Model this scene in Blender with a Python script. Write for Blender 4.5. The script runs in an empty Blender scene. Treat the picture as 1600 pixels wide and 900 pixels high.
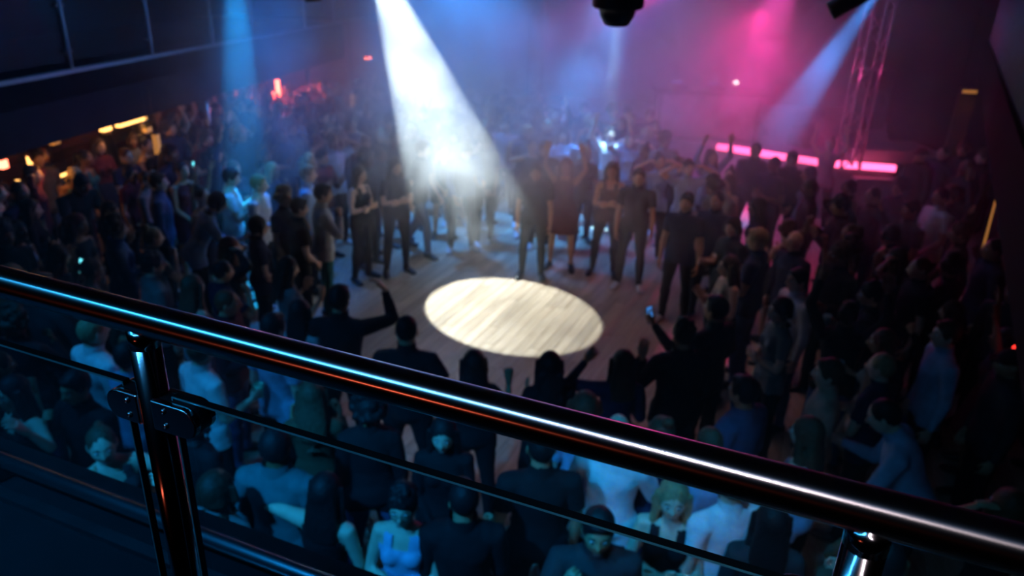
import bpy, bmesh, math, random, time; T0 = time.time()
import numpy as np
from mathutils import Vector, Matrix, noise as mnoise

random.seed(7)
rng = np.random.default_rng(7)
scene = bpy.context.scene
COL = scene.collection

# ---------------------------------------------------------------- camera
FPX, EYE = 1185.0, 4.43
_n = math.sqrt((103 / FPX) ** 2 + (2717 / FPX) ** 2 + 1)
SP = 1 / _n; CP = math.sqrt(1 - SP * SP); ROLL = math.atan2(103, 2717)
FW = Vector((0, CP, -SP)); _R0 = Vector((1, 0, 0)); _U0 = Vector((0, SP, CP))
RT = _R0 * math.cos(ROLL) + _U0 * math.sin(ROLL)
UP = _U0 * math.cos(ROLL) - _R0 * math.sin(ROLL)
EYEP = Vector((0, 0, EYE))
def ray(px, py): return FW + RT * ((px - 800) / FPX) - UP * ((py - 450) / FPX)
def at(px, py, h):                     # point of the level plane z = h seen at a photo pixel
    d = ray(px, py); return EYEP + d * ((h - EYE) / d.z)
def dep(px, py, z): return EYEP + ray(px, py) * z

cam_d = bpy.data.cameras.new('camera'); cam = bpy.data.objects.new('camera', cam_d); COL.objects.link(cam)
cam.matrix_world = Matrix(((RT.x, UP.x, -FW.x, 0), (RT.y, UP.y, -FW.y, 0), (RT.z, UP.z, -FW.z, EYE), (0, 0, 0, 1)))
cam_d.sensor_width = 36; cam_d.lens = 36 * FPX / 1600; cam_d.clip_start = 0.05; cam_d.clip_end = 200
cam_d.dof.use_dof = True; cam_d.dof.focus_distance = 1.0; cam_d.dof.aperture_fstop = 4.6
scene.camera = cam

# ---------------------------------------------------------------- world, exposure
w = bpy.data.worlds.new('world'); scene.world = w; w.use_nodes = True
w.node_tree.nodes['Background'].inputs[0].default_value = (0.10, 0.30, 0.75, 1)
w.node_tree.nodes['Background'].inputs[1].default_value = 0.0
scene.view_settings.view_transform = 'Standard'; scene.view_settings.look = 'None'
scene.view_settings.gamma = 1; scene.view_settings.use_curve_mapping = False
scene.view_settings.exposure = 0.3
cy = scene.cycles
cy.use_denoising = True
cy.max_bounces = 6; cy.diffuse_bounces = 2; cy.glossy_bounces = 3; cy.transmission_bounces = 4
cy.transparent_max_bounces = 12; cy.volume_bounces = 2
cy.volume_step_rate = 0.35; cy.volume_max_steps = 160
cy.sample_clamp_indirect = 4

# ---------------------------------------------------------------- lights
def spot(name, src, tgt, color, power, half_deg, blend=0.15, radius=0.05):
    l = bpy.data.lights.new(name, 'SPOT'); l.color = color; l.energy = power
    l.spot_size = math.radians(half_deg * 2); l.spot_blend = blend; l.shadow_soft_size = radius
    o = bpy.data.objects.new(name, l); COL.objects.link(o)
    o.location = src; o.rotation_euler = (Vector(tgt) - Vector(src)).to_track_quat('-Z', 'Y').to_euler()
    return o
def point(name, loc, color, power, radius=0.05):
    l = bpy.data.lights.new(name, 'POINT'); l.color = color; l.energy = power; l.shadow_soft_size = radius
    o = bpy.data.objects.new(name, l); COL.objects.link(o); o.location = loc; return o
def area(name, src, tgt, color, power, sx, sy):
    l = bpy.data.lights.new(name, 'AREA'); l.color = color; l.energy = power; l.shape = 'RECTANGLE'; l.size = sx; l.size_y = sy
    o = bpy.data.objects.new(name, l); COL.objects.link(o)
    o.location = src; o.rotation_euler = (Vector(tgt) - Vector(src)).to_track_quat('-Z', 'Y').to_euler()
    return o

def above(px, py, y, z):
    """a lamp position up on the rig: on the ray of a pixel above the frame, at distance y and raised to height z"""
    d = ray(px, py); p = EYEP + d * (y / d.y); p.z = z; return p

CIRC = Vector((0.03, 9.35, 0))
_d = ray(612, 0); _t = (11.2) / _d.y
_m = EYEP + _d * _t
_dir = (_m - CIRC).normalized()
BEAM_SRC = CIRC + _dir * 5.75
spot('beam_main', BEAM_SRC, CIRC + Vector((-0.13, 0.08, 0)), (0.78, 0.95, 1.0), 9000, 10.9, 0.05, 0.02)

L = []
t = at(385, 300, 1.4); L.append(spot('beam_cyan_left', Vector((t.x - 0.05, t.y + 0.7, 5.4)), t, (0.008, 0.36, 1.0), 7500, 5.6, 0.5, 0.03))
t = at(950, 215, 1.6); L.append(spot('beam_pale', Vector((t.x + 0.0, t.y + 0.3, 5.4)), t, (0.35, 0.75, 1.0), 12000, 2.4, 0.15, 0.03))
L.append(spot('beam_blue_mid', Vector((t.x + 0.3, t.y + 0.2, 5.6)), t + Vector((-0.6, 0, 0)), (0.05, 0.38, 1.0), 6000, 14, 0.9, 0.05))
t = at(1150, 240, 1.1); L.append(spot('beam_magenta', Vector((t.x + 0.35, t.y - 0.6, 5.4)), t, (1.0, 0.06, 0.46), 4600, 13, 0.9, 0.04))
t = at(1215, 215, 1.6); L.append(spot('beam_blue_right', (lambda r_: EYEP + r_ * (10.6 / r_.y))(ray(1392, -45)), (lambda r_: EYEP + r_ * (12.6 / r_.y))(ray(1215, 210)), (0.02, 0.30, 1.0), 5000, 7.5, 0.6, 0.04))
L.append(spot('beam_blue_upper', Vector((6.6, 15.5, 5.0)), at(1160, 160, 1.6), (0.10, 0.30, 1.0), 500, 5, 0.6, 0.04))
t = at(850, 215, 1.6); L.append(spot('beam_rose', Vector((t.x, t.y + 0.3, 5.4)), t, (1.0, 0.10, 0.35), 350, 6, 0.8, 0.04))
t = at(385, 300, 1.4); L.append(spot('fill_halo_blue', Vector((t.x + 0.4, t.y + 0.9, 6.0)), t + Vector((0.2, 0.2, 0)), (0.008, 0.22, 1.0), 1900, 17, 1.0, 0.05))  # added soft spot, deepens the blue glow round the cyan beam
# washes of the stage and of the hall, added fill spots among them
L.append(spot('wash_stage_magenta', (4.4, 16.6, 5.6), (4.2, 15.2, 1.1), (0.80, 0.05, 0.60), 750, 30, 1.0, 0.2))
L.append(spot('fill_haze_blue', (-1.6, 12.6, 5.9), (-0.7, 13.6, 1.6), (0.04, 0.30, 1.0), 5200, 40, 1.0, 0.3))  # added wide spot, imitates the blue glow of light scattered in haze
L.append(spot('wash_mauve', (1.6, 13.6, 5.9), (1.9, 14.6, 1.6), (0.30, 0.14, 1.0), 1500, 38, 1.0, 0.3))
L.append(spot('wash_floor', (2.6, 8.2, 5.8), (1.6, 8.4, 0), (1.0, 0.45, 0.42), 90, 30, 1.0, 0.3))
L.append(spot('wash_floor_pale', (-0.6, 6.5, 5.8), (-0.3, 7.0, 0), (0.75, 0.80, 1.0), 70, 20, 1.0, 0.3))
L.append(spot('wash_cyan_near', (-3.0, 0.4, 6.1), (-0.9, 3.0, 0), (0.01, 0.36, 1.0), 1700, 25, 0.8, 0.1))
L.append(spot('fill_cyan_left', (-4.6, 3.4, 5.8), (-2.7, 4.9, 0.6), (0.01, 0.34, 1.0), 380, 27, 1.0, 0.2))  # added, brightens the white shirt at near left
L.append(spot('side_magenta', (4.8, 16.2, 3.6), (2.8, 9.8, 1.3), (1.0, 0.03, 0.30), 750, 30, 0.8, 0.1))
L.append(spot('side_magenta_long', (3.6, 16.5, 4.2), (-6.0, 9.5, 1.2), (1.0, 0.02, 0.22), 1800, 9, 0.7, 0.1))
L.append(spot('fill_cyan_right', (0.2, 1.7, 6.2), (1.15, 3.3, 1.2), (0.01, 0.42, 1.0), 420, 16, 0.8, 0.1))  # added, lifts the cyan on the near right crowd
L.append(spot('fill_cyan_far', (2.2, 10.2, 6.0), (2.6, 13.2, 1.6), (0.04, 0.55, 1.0), 380, 15, 0.9, 0.1))  # added, puts cyan highlights on the far heads
L.append(spot('fill_front_warm', (1.6, 6.4, 5.9), (1.3, 12.2, 1.2), (1.0, 0.52, 0.50), 300, 24, 1.0, 0.15))  # added soft fill, warms the far rim and the floor
t = at(380, 292, 1.4); L.append(spot('fill_cyan_group', (-2.2, 6.2, 5.9), t, (0.02, 0.55, 1.0), 420, 8, 0.7, 0.1))  # added, stands in for the cyan beam's light on the white shirts
tw_ = at(1322, 262, 1.1); L.append(spot('fill_tower_pink', (5.0, 12.6, 1.6), (tw_.x, tw_.y, 3.9), (1.0, 0.05, 0.28), 160, 24, 1.0, 0.05))  # added uplight, turns the stage tower pinker; no fixture there
# what the handrail mirrors: unseen lamps stretched into rows to draw its glint lines
def lamp_row(name, p, q, tgt, color, power, wd=0.05, spread=70):
    p, q, tgt = Vector(p), Vector(q), Vector(tgt); c = (p + q) / 2; z_ = (c - tgt).normalized(); x_ = (q - p).normalized(); y_ = z_.cross(x_).normalized(); x_ = y_.cross(z_)
    l = bpy.data.lights.new(name, 'AREA'); l.color = color; l.energy = power; l.shape = 'RECTANGLE'; l.size = (q - p).length; l.size_y = wd; l.spread = math.radians(spread)
    o = bpy.data.objects.new(name, l); COL.objects.link(o); o.matrix_world = Matrix.Translation(c) @ Matrix((x_, y_, z_)).transposed().to_4x4(); return o
lamp_row('lamp_row_cyan', (-3.95, 1.08, 5.9), (-2.3, -0.3, 5.9), (-0.5, 1.0, 3.9), (0.03, 0.45, 1.0), 3, 0.04)
lamp_row('lamp_row_blue', (-2.2, -0.38, 5.9), (-0.62, -0.44, 5.9), (-0.1, 0.8, 3.9), (0.06, 0.45, 1.0), 2.2, 0.04, 50)
lamp_row('lamp_row_white', (-0.30, -0.62, 5.9), (0.2, -1.9, 5.9), (0.45, 0.6, 3.9), (1.0, 0.78, 0.80), 0.65, 0.03, 24)
lamp_row('lamp_warm', (-2.4, -1.1, 3.75), (-2.0, -1.5, 3.95), (-0.1, 0.85, 3.9), (1.0, 0.13, 0.06), 0.32, 0.03)
spot('wash_gallery_fill', (-1.0, 9.5, 6.0), (-5.8, 11.0, 2.9), (0.04, 0.30, 1.0), 420, 34, 1.0, 0.1)  # added, brings out trim and posts of the dark left gallery

# ---------------------------------------------------------------- materials
def mat(name, base=(0.5, 0.5, 0.5), rough=0.6, metal=0.0, noise=0.0, nscale=8.0, emit=None, estr=0.0, aniso=0.0, spec=0.5, from_obj=False, bump=0.0, bscale=40.0):
    m = bpy.data.materials.new(name); m.use_nodes = True; nt = m.node_tree; b = nt.nodes['Principled BSDF']
    b.inputs['Roughness'].default_value = rough; b.inputs['Metallic'].default_value = metal
    b.inputs['Specular IOR Level'].default_value = spec
    if aniso: b.inputs['Anisotropic'].default_value = aniso
    if from_obj:
        oi = nt.nodes.new('ShaderNodeObjectInfo'); src = oi.outputs['Color']
    else:
        rgb = nt.nodes.new('ShaderNodeRGB'); rgb.outputs[0].default_value = (*base, 1); src = rgb.outputs[0]
    tc = nt.nodes.new('ShaderNodeTexCoord')
    if noise:
        nz = nt.nodes.new('ShaderNodeTexNoise'); nz.inputs['Scale'].default_value = nscale; nz.inputs['Detail'].default_value = 3
        nt.links.new(tc.outputs['Object'], nz.inputs['Vector'])
        mr = nt.nodes.new('ShaderNodeMapRange'); mr.inputs['To Min'].default_value = 1 - noise; mr.inputs['To Max'].default_value = 1 + noise
        mr.inputs['From Min'].default_value = 0.3; mr.inputs['From Max'].default_value = 0.7
        nt.links.new(nz.outputs[0], mr.inputs['Value'])
        mx = nt.nodes.new('ShaderNodeVectorMath'); mx.operation = 'SCALE'
        nt.links.new(src, mx.inputs[0]); nt.links.new(mr.outputs[0], mx.inputs['Scale']); src = mx.outputs[0]
    nt.links.new(src, b.inputs['Base Color'])
    if bump:
        nb = nt.nodes.new('ShaderNodeTexNoise'); nb.inputs['Scale'].default_value = bscale
        nt.links.new(tc.outputs['Object'], nb.inputs['Vector'])
        bp = nt.nodes.new('ShaderNodeBump'); bp.inputs['Strength'].default_value = bump; bp.inputs['Distance'].default_value = 0.01
        nt.links.new(nb.outputs[0], bp.inputs['Height']); nt.links.new(bp.outputs[0], b.inputs['Normal'])
    if emit:
        b.inputs['Emission Color'].default_value = (*emit, 1); b.inputs['Emission Strength'].default_value = estr
    return m

M = {}
M['skin'] = mat('skin', rough=0.5, noise=0.08, nscale=20, from_obj=True)
M['cloth'] = mat('cloth', rough=0.85, noise=0.15, nscale=14, from_obj=True, bump=0.4, bscale=16, spec=0.25)
M['hair'] = mat('hair', rough=0.6, spec=0.3, noise=0.25, nscale=40, from_obj=True, bump=0.5, bscale=70)
M['shoe'] = mat('shoe', rough=0.5, from_obj=True, noise=0.1)
M['plastic'] = mat('plastic', rough=0.35, from_obj=True, noise=0.03)
M['black_metal'] = mat('black_metal', (0.012, 0.013, 0.015), 0.4, 0.3, noise=0.2)
M['black_satin'] = mat('black_satin', (0.006, 0.006, 0.008), 0.45, noise=0.2)
M['steel'] = mat('steel', (0.55, 0.56, 0.58), 0.17, 1.0, noise=0.04, nscale=30)
M['steel_post'] = mat('steel_post', (0.45, 0.46, 0.48), 0.22, 1.0, noise=0.04, nscale=30)
M['dark_wall'] = mat('dark_wall', (0.018, 0.018, 0.021), 0.8, noise=0.25, nscale=2, spec=0.12)
M['fascia'] = mat('fascia', (0.010, 0.013, 0.022), 0.8, noise=0.15, nscale=3, spec=0.08)
M['slab_matte'] = mat('slab_matte', (0.002, 0.0025, 0.003), 0.9, noise=0.3, spec=0.1)
M['ledge_steel'] = mat('ledge_steel', (0.16, 0.17, 0.18), 0.32, 1.0, noise=0.15)
M['satin_blue'] = mat('satin_blue', (0.22, 0.24, 0.28), 0.55, 0.2, noise=0.1)
M['steel_dark'] = mat('steel_dark', (0.26, 0.27, 0.30), 0.13, 1.0, noise=0.05)
M['glass_arris_glint'] = mat('glass_arris_glint', (0.10, 0.45, 0.50), 0.35, 0.6, noise=0.1)  # chamfer strip with its cyan glint put into the colour
M['ceiling'] = mat('ceiling', (0.015, 0.015, 0.018), 0.9, noise=0.2)
M['stage_deck'] = mat('stage_deck', (0.34, 0.28, 0.30), 0.5, noise=0.2, nscale=5)
M['red_lit_wall'] = mat('red_lit_wall', (0.25, 0.06, 0.05), 0.7, noise=0.2, nscale=3)  # red light on the wall, put into its colour
M['bar_wood'] = mat('bar_wood', (0.10, 0.055, 0.03), 0.35, noise=0.3, nscale=6)
M['brass'] = mat('brass', (0.55, 0.33, 0.10), 0.3, 1.0, noise=0.15, nscale=20)
M['amber_lamp'] = mat('amber_lamp', (0.8, 0.5, 0.2), 0.5, emit=(1.0, 0.48, 0.12), estr=3.0)
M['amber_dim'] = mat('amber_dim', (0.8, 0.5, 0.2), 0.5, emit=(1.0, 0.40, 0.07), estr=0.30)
M['red_lamp'] = mat('red_lamp', (0.9, 0.2, 0.15), 0.5, emit=(1.0, 0.16, 0.09), estr=6.0)
M['pink_strip'] = mat('pink_strip', (0.9, 0.2, 0.4), 0.5, emit=(1.0, 0.10, 0.28), estr=4.5)
M['white_lamp'] = mat('white_lamp', (0.9, 0.9, 0.9), 0.5, emit=(1.0, 0.78, 0.72), estr=5.0)
M['screen_cyan'] = mat('screen_cyan', (0.1, 0.6, 0.8), 0.3, emit=(0.15, 0.85, 1.0), estr=1.6)
M['screen_dim'] = mat('screen_dim', (0.1, 0.3, 0.8), 0.3, emit=(0.08, 0.35, 1.0), estr=0.5)
M['red_dot'] = mat('red_dot', (0.9, 0.1, 0.05), 0.5, emit=(1.0, 0.03, 0.02), estr=3.0)
M['pink_dot'] = mat('pink_dot', (0.9, 0.1, 0.4), 0.5, emit=(1.0, 0.05, 0.25), estr=2.5)
M['glass_edge'] = mat('glass_edge', (0.001, 0.004, 0.005), 0.6, spec=0.1, noise=0.1)
M['bottle'] = mat('bottle', rough=0.1, from_obj=True, noise=0.1)

def brushed(m):                       # brush marks run round the tube, so its glints stretch along it
    nt = m.node_tree; b = nt.nodes['Principled BSDF']
    at_ = nt.nodes.new('ShaderNodeAttribute'); at_.attribute_name = 'axis'
    nt.links.new(at_.outputs['Vector'], b.inputs['Tangent'])
    b.inputs['Anisotropic'].default_value = 0.88
M['steel_tube'] = mat('steel_tube', (0.55, 0.56, 0.58), 0.24, 1.0, noise=0.03, nscale=20); brushed(M['steel_tube'])

def glass_mat(name, tint, refl):
    m = bpy.data.materials.new(name); m.use_nodes = True; nt = m.node_tree; nt.nodes.clear()
    o = nt.nodes.new('ShaderNodeOutputMaterial'); mix = nt.nodes.new('ShaderNodeMixShader')
    tr = nt.nodes.new('ShaderNodeBsdfTransparent'); tr.inputs[0].default_value = (*tint, 1)
    gl = nt.nodes.new('ShaderNodeBsdfGlossy'); gl.inputs['Roughness'].default_value = 0.04; gl.inputs[0].default_value = (refl, refl, refl, 1)
    lw = nt.nodes.new('ShaderNodeLayerWeight'); pw = nt.nodes.new('ShaderNodeMath'); pw.operation = 'POWER'; pw.inputs[1].default_value = 5
    nt.links.new(lw.outputs['Facing'], pw.inputs[0]); fr = nt.nodes.new('ShaderNodeMath'); fr.operation = 'MULTIPLY_ADD'; fr.inputs[1].default_value = 0.9; fr.inputs[2].default_value = 0.035
    nt.links.new(pw.outputs[0], fr.inputs[0]); nt.links.new(fr.outputs[0], mix.inputs[0]); nt.links.new(tr.outputs[0], mix.inputs[1]); nt.links.new(gl.outputs[0], mix.inputs[2])
    nt.links.new(mix.outputs[0], o.inputs[0]); return m
M['glass_dull'] = glass_mat('glass_dull', (0.80, 0.86, 0.88), 0.25)
M['glass'] = glass_mat('glass', (0.80, 0.90, 0.92), 1.0)

def wood_mat(name, by_object):
    m = bpy.data.materials.new(name); m.use_nodes = True; nt = m.node_tree; b = nt.nodes['Principled BSDF']
    tc = nt.nodes.new('ShaderNodeTexCoord'); mp = nt.nodes.new('ShaderNodeMapping'); mp.inputs['Scale'].default_value = (14, 0.9, 4) 
    if by_object:
        oi = nt.nodes.new('ShaderNodeObjectInfo'); rnd = oi.outputs['Random']
    else:
        a = nt.nodes.new('ShaderNodeAttribute'); a.attribute_name = 'tone'; rnd = a.outputs['Fac']
    ad = nt.nodes.new('ShaderNodeVectorMath'); ad.operation = 'ADD'
    nt.links.new(tc.outputs['Object'], ad.inputs[0])
    cb = nt.nodes.new('ShaderNodeMath'); cb.operation = 'MULTIPLY'; cb.inputs[1].default_value = 37.0; nt.links.new(rnd, cb.inputs[0])
    nt.links.new(cb.outputs[0], ad.inputs[1]); nt.links.new(ad.outputs[0], mp.inputs[0])
    nz = nt.nodes.new('ShaderNodeTexNoise'); nz.inputs['Scale'].default_value = 1.6; nz.inputs['Detail'].default_value = 5; nz.inputs['Distortion'].default_value = 0.6
    nt.links.new(mp.outputs[0], nz.inputs['Vector'])
    cr = nt.nodes.new('ShaderNodeValToRGB'); e = cr.color_ramp.elements
    e[0].position = 0.3; e[0].color = (0.36, 0.26, 0.18, 1); e[1].position = 0.7; e[1].color = (0.50, 0.385, 0.285, 1)
    nt.links.new(nz.outputs[0], cr.inputs[0])
    hr = nt.nodes.new('ShaderNodeMapRange'); hr.inputs['To Min'].default_value = 0.78; hr.inputs['To Max'].default_value = 1.14
    nt.links.new(rnd, hr.inputs['Value'])
    sc = nt.nodes.new('ShaderNodeVectorMath'); sc.operation = 'SCALE'; nt.links.new(cr.outputs[0], sc.inputs[0]); nt.links.new(hr.outputs[0], sc.inputs['Scale'])
    nt.links.new(sc.outputs[0], b.inputs['Base Color']); b.inputs['Roughness'].default_value = 0.38; b.inputs['Specular IOR Level'].default_value = 0.4
    return m
M['plank'] = wood_mat('plank', True); M['plank_joined'] = wood_mat('plank_joined', False)

# ---------------------------------------------------------------- mesh helpers
def link(name, me, m=None, parent=None, loc=None):
    o = bpy.data.objects.new(name, me); COL.objects.link(o)
    if m is not None and me is not None and not me.materials: me.materials.append(m)
    if parent is not None: o.parent = parent
    if loc is not None: o.location = loc
    return o
def tag(o, label=None, cat=None, group=None, kind=None):
    if label: o['label'] = label
    if cat: o['category'] = cat
    if group: o['group'] = group
    if kind: o['kind'] = kind
    return o
def empty(name, loc=(0, 0, 0)):
    o = bpy.data.objects.new(name, None); COL.objects.link(o); o.location = loc; o.empty_display_size = 0.1; return o

class MB:
    """collects simple solids into one mesh"""
    def __init__(s): s.v = []; s.f = []; s.sm = []
    def add(s, vs, fs, smooth=False):
        k = len(s.v); s.v += [tuple(v) for v in vs]; s.f += [tuple(i + k for i in f) for f in fs]; s.sm += [smooth] * len(fs); return s
    def box(s, lo, hi, M_=None):
        x0, y0, z0 = lo; x1, y1, z1 = hi
        vs = [Vector(p) for p in ((x0,y0,z0),(x1,y0,z0),(x1,y1,z0),(x0,y1,z0),(x0,y0,z1),(x1,y0,z1),(x1,y1,z1),(x0,y1,z1))]
        if M_ is not None: vs = [M_ @ v for v in vs]
        return s.add(vs, [(0,3,2,1),(4,5,6,7),(0,1,5,4),(1,2,6,5),(2,3,7,6),(3,0,4,7)])
    def loft(s, rings, smooth=True, cap=True):
        n = len(rings[0]); vs = [p for r in rings for p in r]; fs = []
        for i in range(len(rings) - 1):
            for j in range(n):
                fs.append((i*n+j, i*n+(j+1) % n, (i+1)*n+(j+1) % n, (i+1)*n+j))
        if cap:
            fs.append(tuple(range(n - 1, -1, -1))); k = (len(rings) - 1) * n; fs.append(tuple(range(k, k + n)))
        return s.add(vs, fs, smooth)
    def tube(s, p, q, r0, r1=None, n=12, smooth=True):
        p = Vector(p); q = Vector(q); r1 = r0 if r1 is None else r1
        d = (q - p).normalized(); a = d.orthogonal().normalized(); b = d.cross(a)
        ring = lambda c, r: [c + (a * math.cos(2*math.pi*i/n) + b * math.sin(2*math.pi*i/n)) * r for i in range(n)]
        return s.loft([ring(p, r0), ring(q, r1)], smooth)
    def lathe(s, prof, M_=None, n=20):
        rings = []
        for r, z in prof:
            ring = [Vector((r*math.cos(2*math.pi*i/n), r*math.sin(2*math.pi*i/n), z)) for i in range(n)]
            rings.append([M_ @ v for v in ring] if M_ is not None else ring)
        return s.loft(rings)
    def ell(s, c, r, M_=None, n=14, k=9):
        rings = []
        for i in range(1, k):
            th = math.pi * i / k
            ring = [Vector((r[0]*math.sin(th)*math.cos(2*math.pi*j/n), r[1]*math.sin(th)*math.sin(2*math.pi*j/n), -r[2]*math.cos(th))) for j in range(n)]
            rings.append([(M_ @ v if M_ is not None else v) + Vector(c) for v in ring])
        return s.loft(rings)
    def mesh(s, name):
        me = bpy.data.meshes.new(name); me.from_pydata([tuple(v) for v in s.v], [], s.f)
        me.polygons.foreach_set('use_smooth', s.sm); me.update(); return me
    def build(s, name, m, parent=None): return link(name, s.mesh(name), m, parent)

def remeshed(me, voxel, smooth=2, name='m'):
    o = bpy.data.objects.new('tmp', me); COL.objects.link(o)
    r = o.modifiers.new('r', 'REMESH'); r.mode = 'VOXEL'; r.voxel_size = voxel; r.use_smooth_shade = True
    if smooth:
        sm = o.modifiers.new('s', 'SMOOTH'); sm.iterations = smooth; sm.factor = 0.5
    dg = bpy.context.evaluated_depsgraph_get()
    out = bpy.data.meshes.new_from_object(o.evaluated_get(dg)); out.name = name
    bpy.data.objects.remove(o); bpy.data.meshes.remove(me); return out

def arrays(me):
    n = len(me.vertices); co = np.empty(n * 3); me.vertices.foreach_get('co', co)
    no = np.empty(n * 3); me.vertices.foreach_get('normal', no)
    return co.reshape(-1, 3), no.reshape(-1, 3), [tuple(p.vertices) for p in me.polygons]

# ================================================================ STRUCTURE
# ---- floor: one object; planks of the open dance floor are parts, the rest one joined part
AZ = math.radians(23); PD = Vector((math.sin(AZ), math.cos(AZ), 0)); PN = Vector((PD.y, -PD.x, 0))
fl = MB().box((-11.5, -2, -0.25), (13, 22, -0.022)).build('floor', M['dark_wall']); tag(fl, kind='structure')
RZ = Matrix.Rotation(-AZ, 4, 'Z')
PL, PW, PT = 1.9, 0.14, 0.022
plank_meshes = []
for _ in range(4):
    b = bmesh.new(); bmesh.ops.create_cube(b, size=1)
    for v in b.verts:
        v.co.x *= PW - 0.004; v.co.y *= PL - 0.004; v.co.z = (v.co.z - 0.5) * PT
    top = [e for e in b.edges if all(v.co.z > -0.001 for v in e.verts)]
    bmesh.ops.bevel(b, geom=top, offset=0.0025, segments=1, affect='EDGES')
    me = bpy.data.meshes.new('plank'); b.to_mesh(me); b.free(); me.materials.append(M['plank']); plank_meshes.append(me)
jv, jf, jt = [], [], []
def joined_plank(c, l):
    k = len(jv)
    for dz in (-PT, 0):
        for sx, sy in ((-1,-1),(1,-1),(1,1),(-1,1)):
            jv.append((c + PN * sx * (PW - 0.004) / 2 + PD * sy * (l - 0.004) / 2) + Vector((0, 0, dz)))
    jf.extend([tuple(k+i for i in q) for q in ((4,5,6,7),(0,1,5,4),(1,2,6,5),(2,3,7,6),(3,0,4,7))])
    jt.extend([random.random()] * 8)
C0 = Vector((0.35, 8.4, 0)); cnt = 0
for i in range(-95, 96):
    off = random.random() * PL
    for j in range(-9, 9):
        c = C0 + PN * (i * PW) + PD * (j * PL + off)
        if not (-10.5 < c.x < 12 and 1.0 < c.y < 20.5): continue
        q = c - C0
        if abs(q.dot(PN)) < 2.7 and abs(q.dot(PD)) < 4.3 and cnt < 298:
            o = link('plank', plank_meshes[cnt % 4], None, fl, c); o.rotation_euler.z = -AZ; cnt += 1
        else: joined_plank(c, PL)
me = bpy.data.meshes.new('planks'); me.from_pydata([tuple(v) for v in jv], [], jf)
a = me.attributes.new('tone', 'FLOAT', 'POINT'); a.data.foreach_set('value', jt)
pj = link('plank_flooring', me, M['plank_joined'], fl); pj['kind'] = 'stuff'

def wall(name, p, q, z0, z1, th=0.2, m='dark_wall', kind='structure'):
    p = Vector((p[0], p[1], 0)); q = Vector((q[0], q[1], 0)); d = (q - p).normalized(); n = Vector((-d.y, d.x, 0)) * th
    vs = []
    for z in (z0, z1):
        for c in (p, q, q + n, p + n): vs.append(c + Vector((0, 0, z)))
    o = MB().add(vs, [(0,3,2,1),(4,5,6,7),(0,1,5,4),(1,2,6,5),(2,3,7,6),(3,0,4,7)]).build(name, M[m])
    if kind: tag(o, kind=kind)
    return o
wall('wall_left', (-10.2, -1), (-8.0, 20.6), 0, 6.4)
wall('wall_back', (-8.2, 20.6), (12, 20.6), 0, 6.4)
wall('wall_right', (11.6, 20.6), (11.6, -1), 0, 6.4)
ce = MB().box((-11.5, -2, 6.4), (13, 22, 6.6)).build('ceiling', M['ceiling']); tag(ce, kind='structure')

# ---- opposite (left) gallery: slab with fascia, kick trim, posts, glass panes
GA = Vector((-5.837, 10.075, 0)); GD = Vector((0.171, 1, 0)).normalized(); GN = Vector((-GD.y, GD.x, 0))
def gal(s, off, z): return GA + GD * s + GN * off + Vector((0, 0, z))
def gbox(mb, s0, s1, o0, o1, z0, z1):
    vs = [gal(s, o, z) for z in (z0, z1) for s, o in ((s0,o0),(s1,o0),(s1,o1),(s0,o1))]
    return mb.add(vs, [(0,3,2,1),(4,5,6,7),(0,1,5,4),(1,2,6,5),(2,3,7,6),(3,0,4,7)])
g = gbox(MB(), -9, 10.6, 0, 3.4, 2.55, 2.85); gbox(g, -9, 10.6, 0, 0.12, 2.05, 2.85)
tr = g.build('trim_1', M['fascia']); tag(tr, kind='structure')
g = gbox(MB(), -9, 10.6, -0.03, 0.05, 2.85, 2.90); k = g.build('trim_2', M['satin_blue']); tag(k, kind='structure')
wall('wall_gallery', gal(-9, 3.4, 0), gal(10.6, 3.4, 0), 2.85, 6.4, m='fascia')
rail = empty('gallery_balustrade', gal(0, 0, 2.9))
tag(rail, 'glass balustrade with slim steel posts along the opposite left gallery', 'balustrade')
def gpart(mb, name, m):
    mb.v = [tuple(Vector(v) - gal(0, 0, 2.9)) for v in mb.v]; return mb.build(name, M[m], rail)
for s in [-3.6, -1.8] + [ (at(x, y, 2.9) - GA - Vector((0,0,2.9))).dot(GD) for x, y in ((110,108),(228,85),(322,68),(405,58),(475,43))] + [8.6]:
    m_ = MB().tube(gal(s, -0.02, 2.9), gal(s, -0.02, 3.95), 0.026); gpart(m_, 'post', 'satin_blue')
    for zz in (3.12, 3.68):
        m_ = MB()
        for ds in (-0.05, 0.05): m_.tube(gal(s + ds, -0.03, zz), gal(s + ds, 0.05, zz), 0.025, n=10)
        m_.tube(gal(s - 0.05, 0.0, zz), gal(s + 0.05, 0.0, zz), 0.01, n=8); gpart(m_, 'glass_clamp', 'steel')
gp = sorted([-3.6, -1.8] + [(at(x, y, 2.9) - GA - Vector((0,0,2.9))).dot(GD) for x, y in ((110,108),(228,85),(322,68),(405,58),(475,43))] + [8.6])
for s0, s1 in zip(gp, gp[1:]): gpart(gbox(MB(), s0 + 0.06, s1 - 0.06, 0.0, 0.012, 3.0, 3.85), 'glass_pane', 'glass_dull')
gpart(MB().tube(gal(-5, 0.02, 3.97), gal(9.5, 0.02, 3.97), 0.025), 'handrail', 'steel_post')
# pillars that carry the gallery
pc = at(85, 290, 0.9)
for i, (p, r_) in enumerate(((gal(-2.2, 0.25, 0), 0.06), (gal(3.4, 0.25, 0), 0.06), (gal(7.6, 0.25, 0), 0.06))):
    o = MB().tube(Vector((p.x, p.y, 0)), Vector((p.x, p.y, 2.56)), r_, n=16).build('pillar', M['steel_post']); tag(o, kind='structure')
# red-lit back corner under the gallery, the red light put into its colour
wall('wall_red_lit', (-7.6, 18.6), (-2.2, 19.4), 0, 2.9, m='red_lit_wall')

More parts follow.
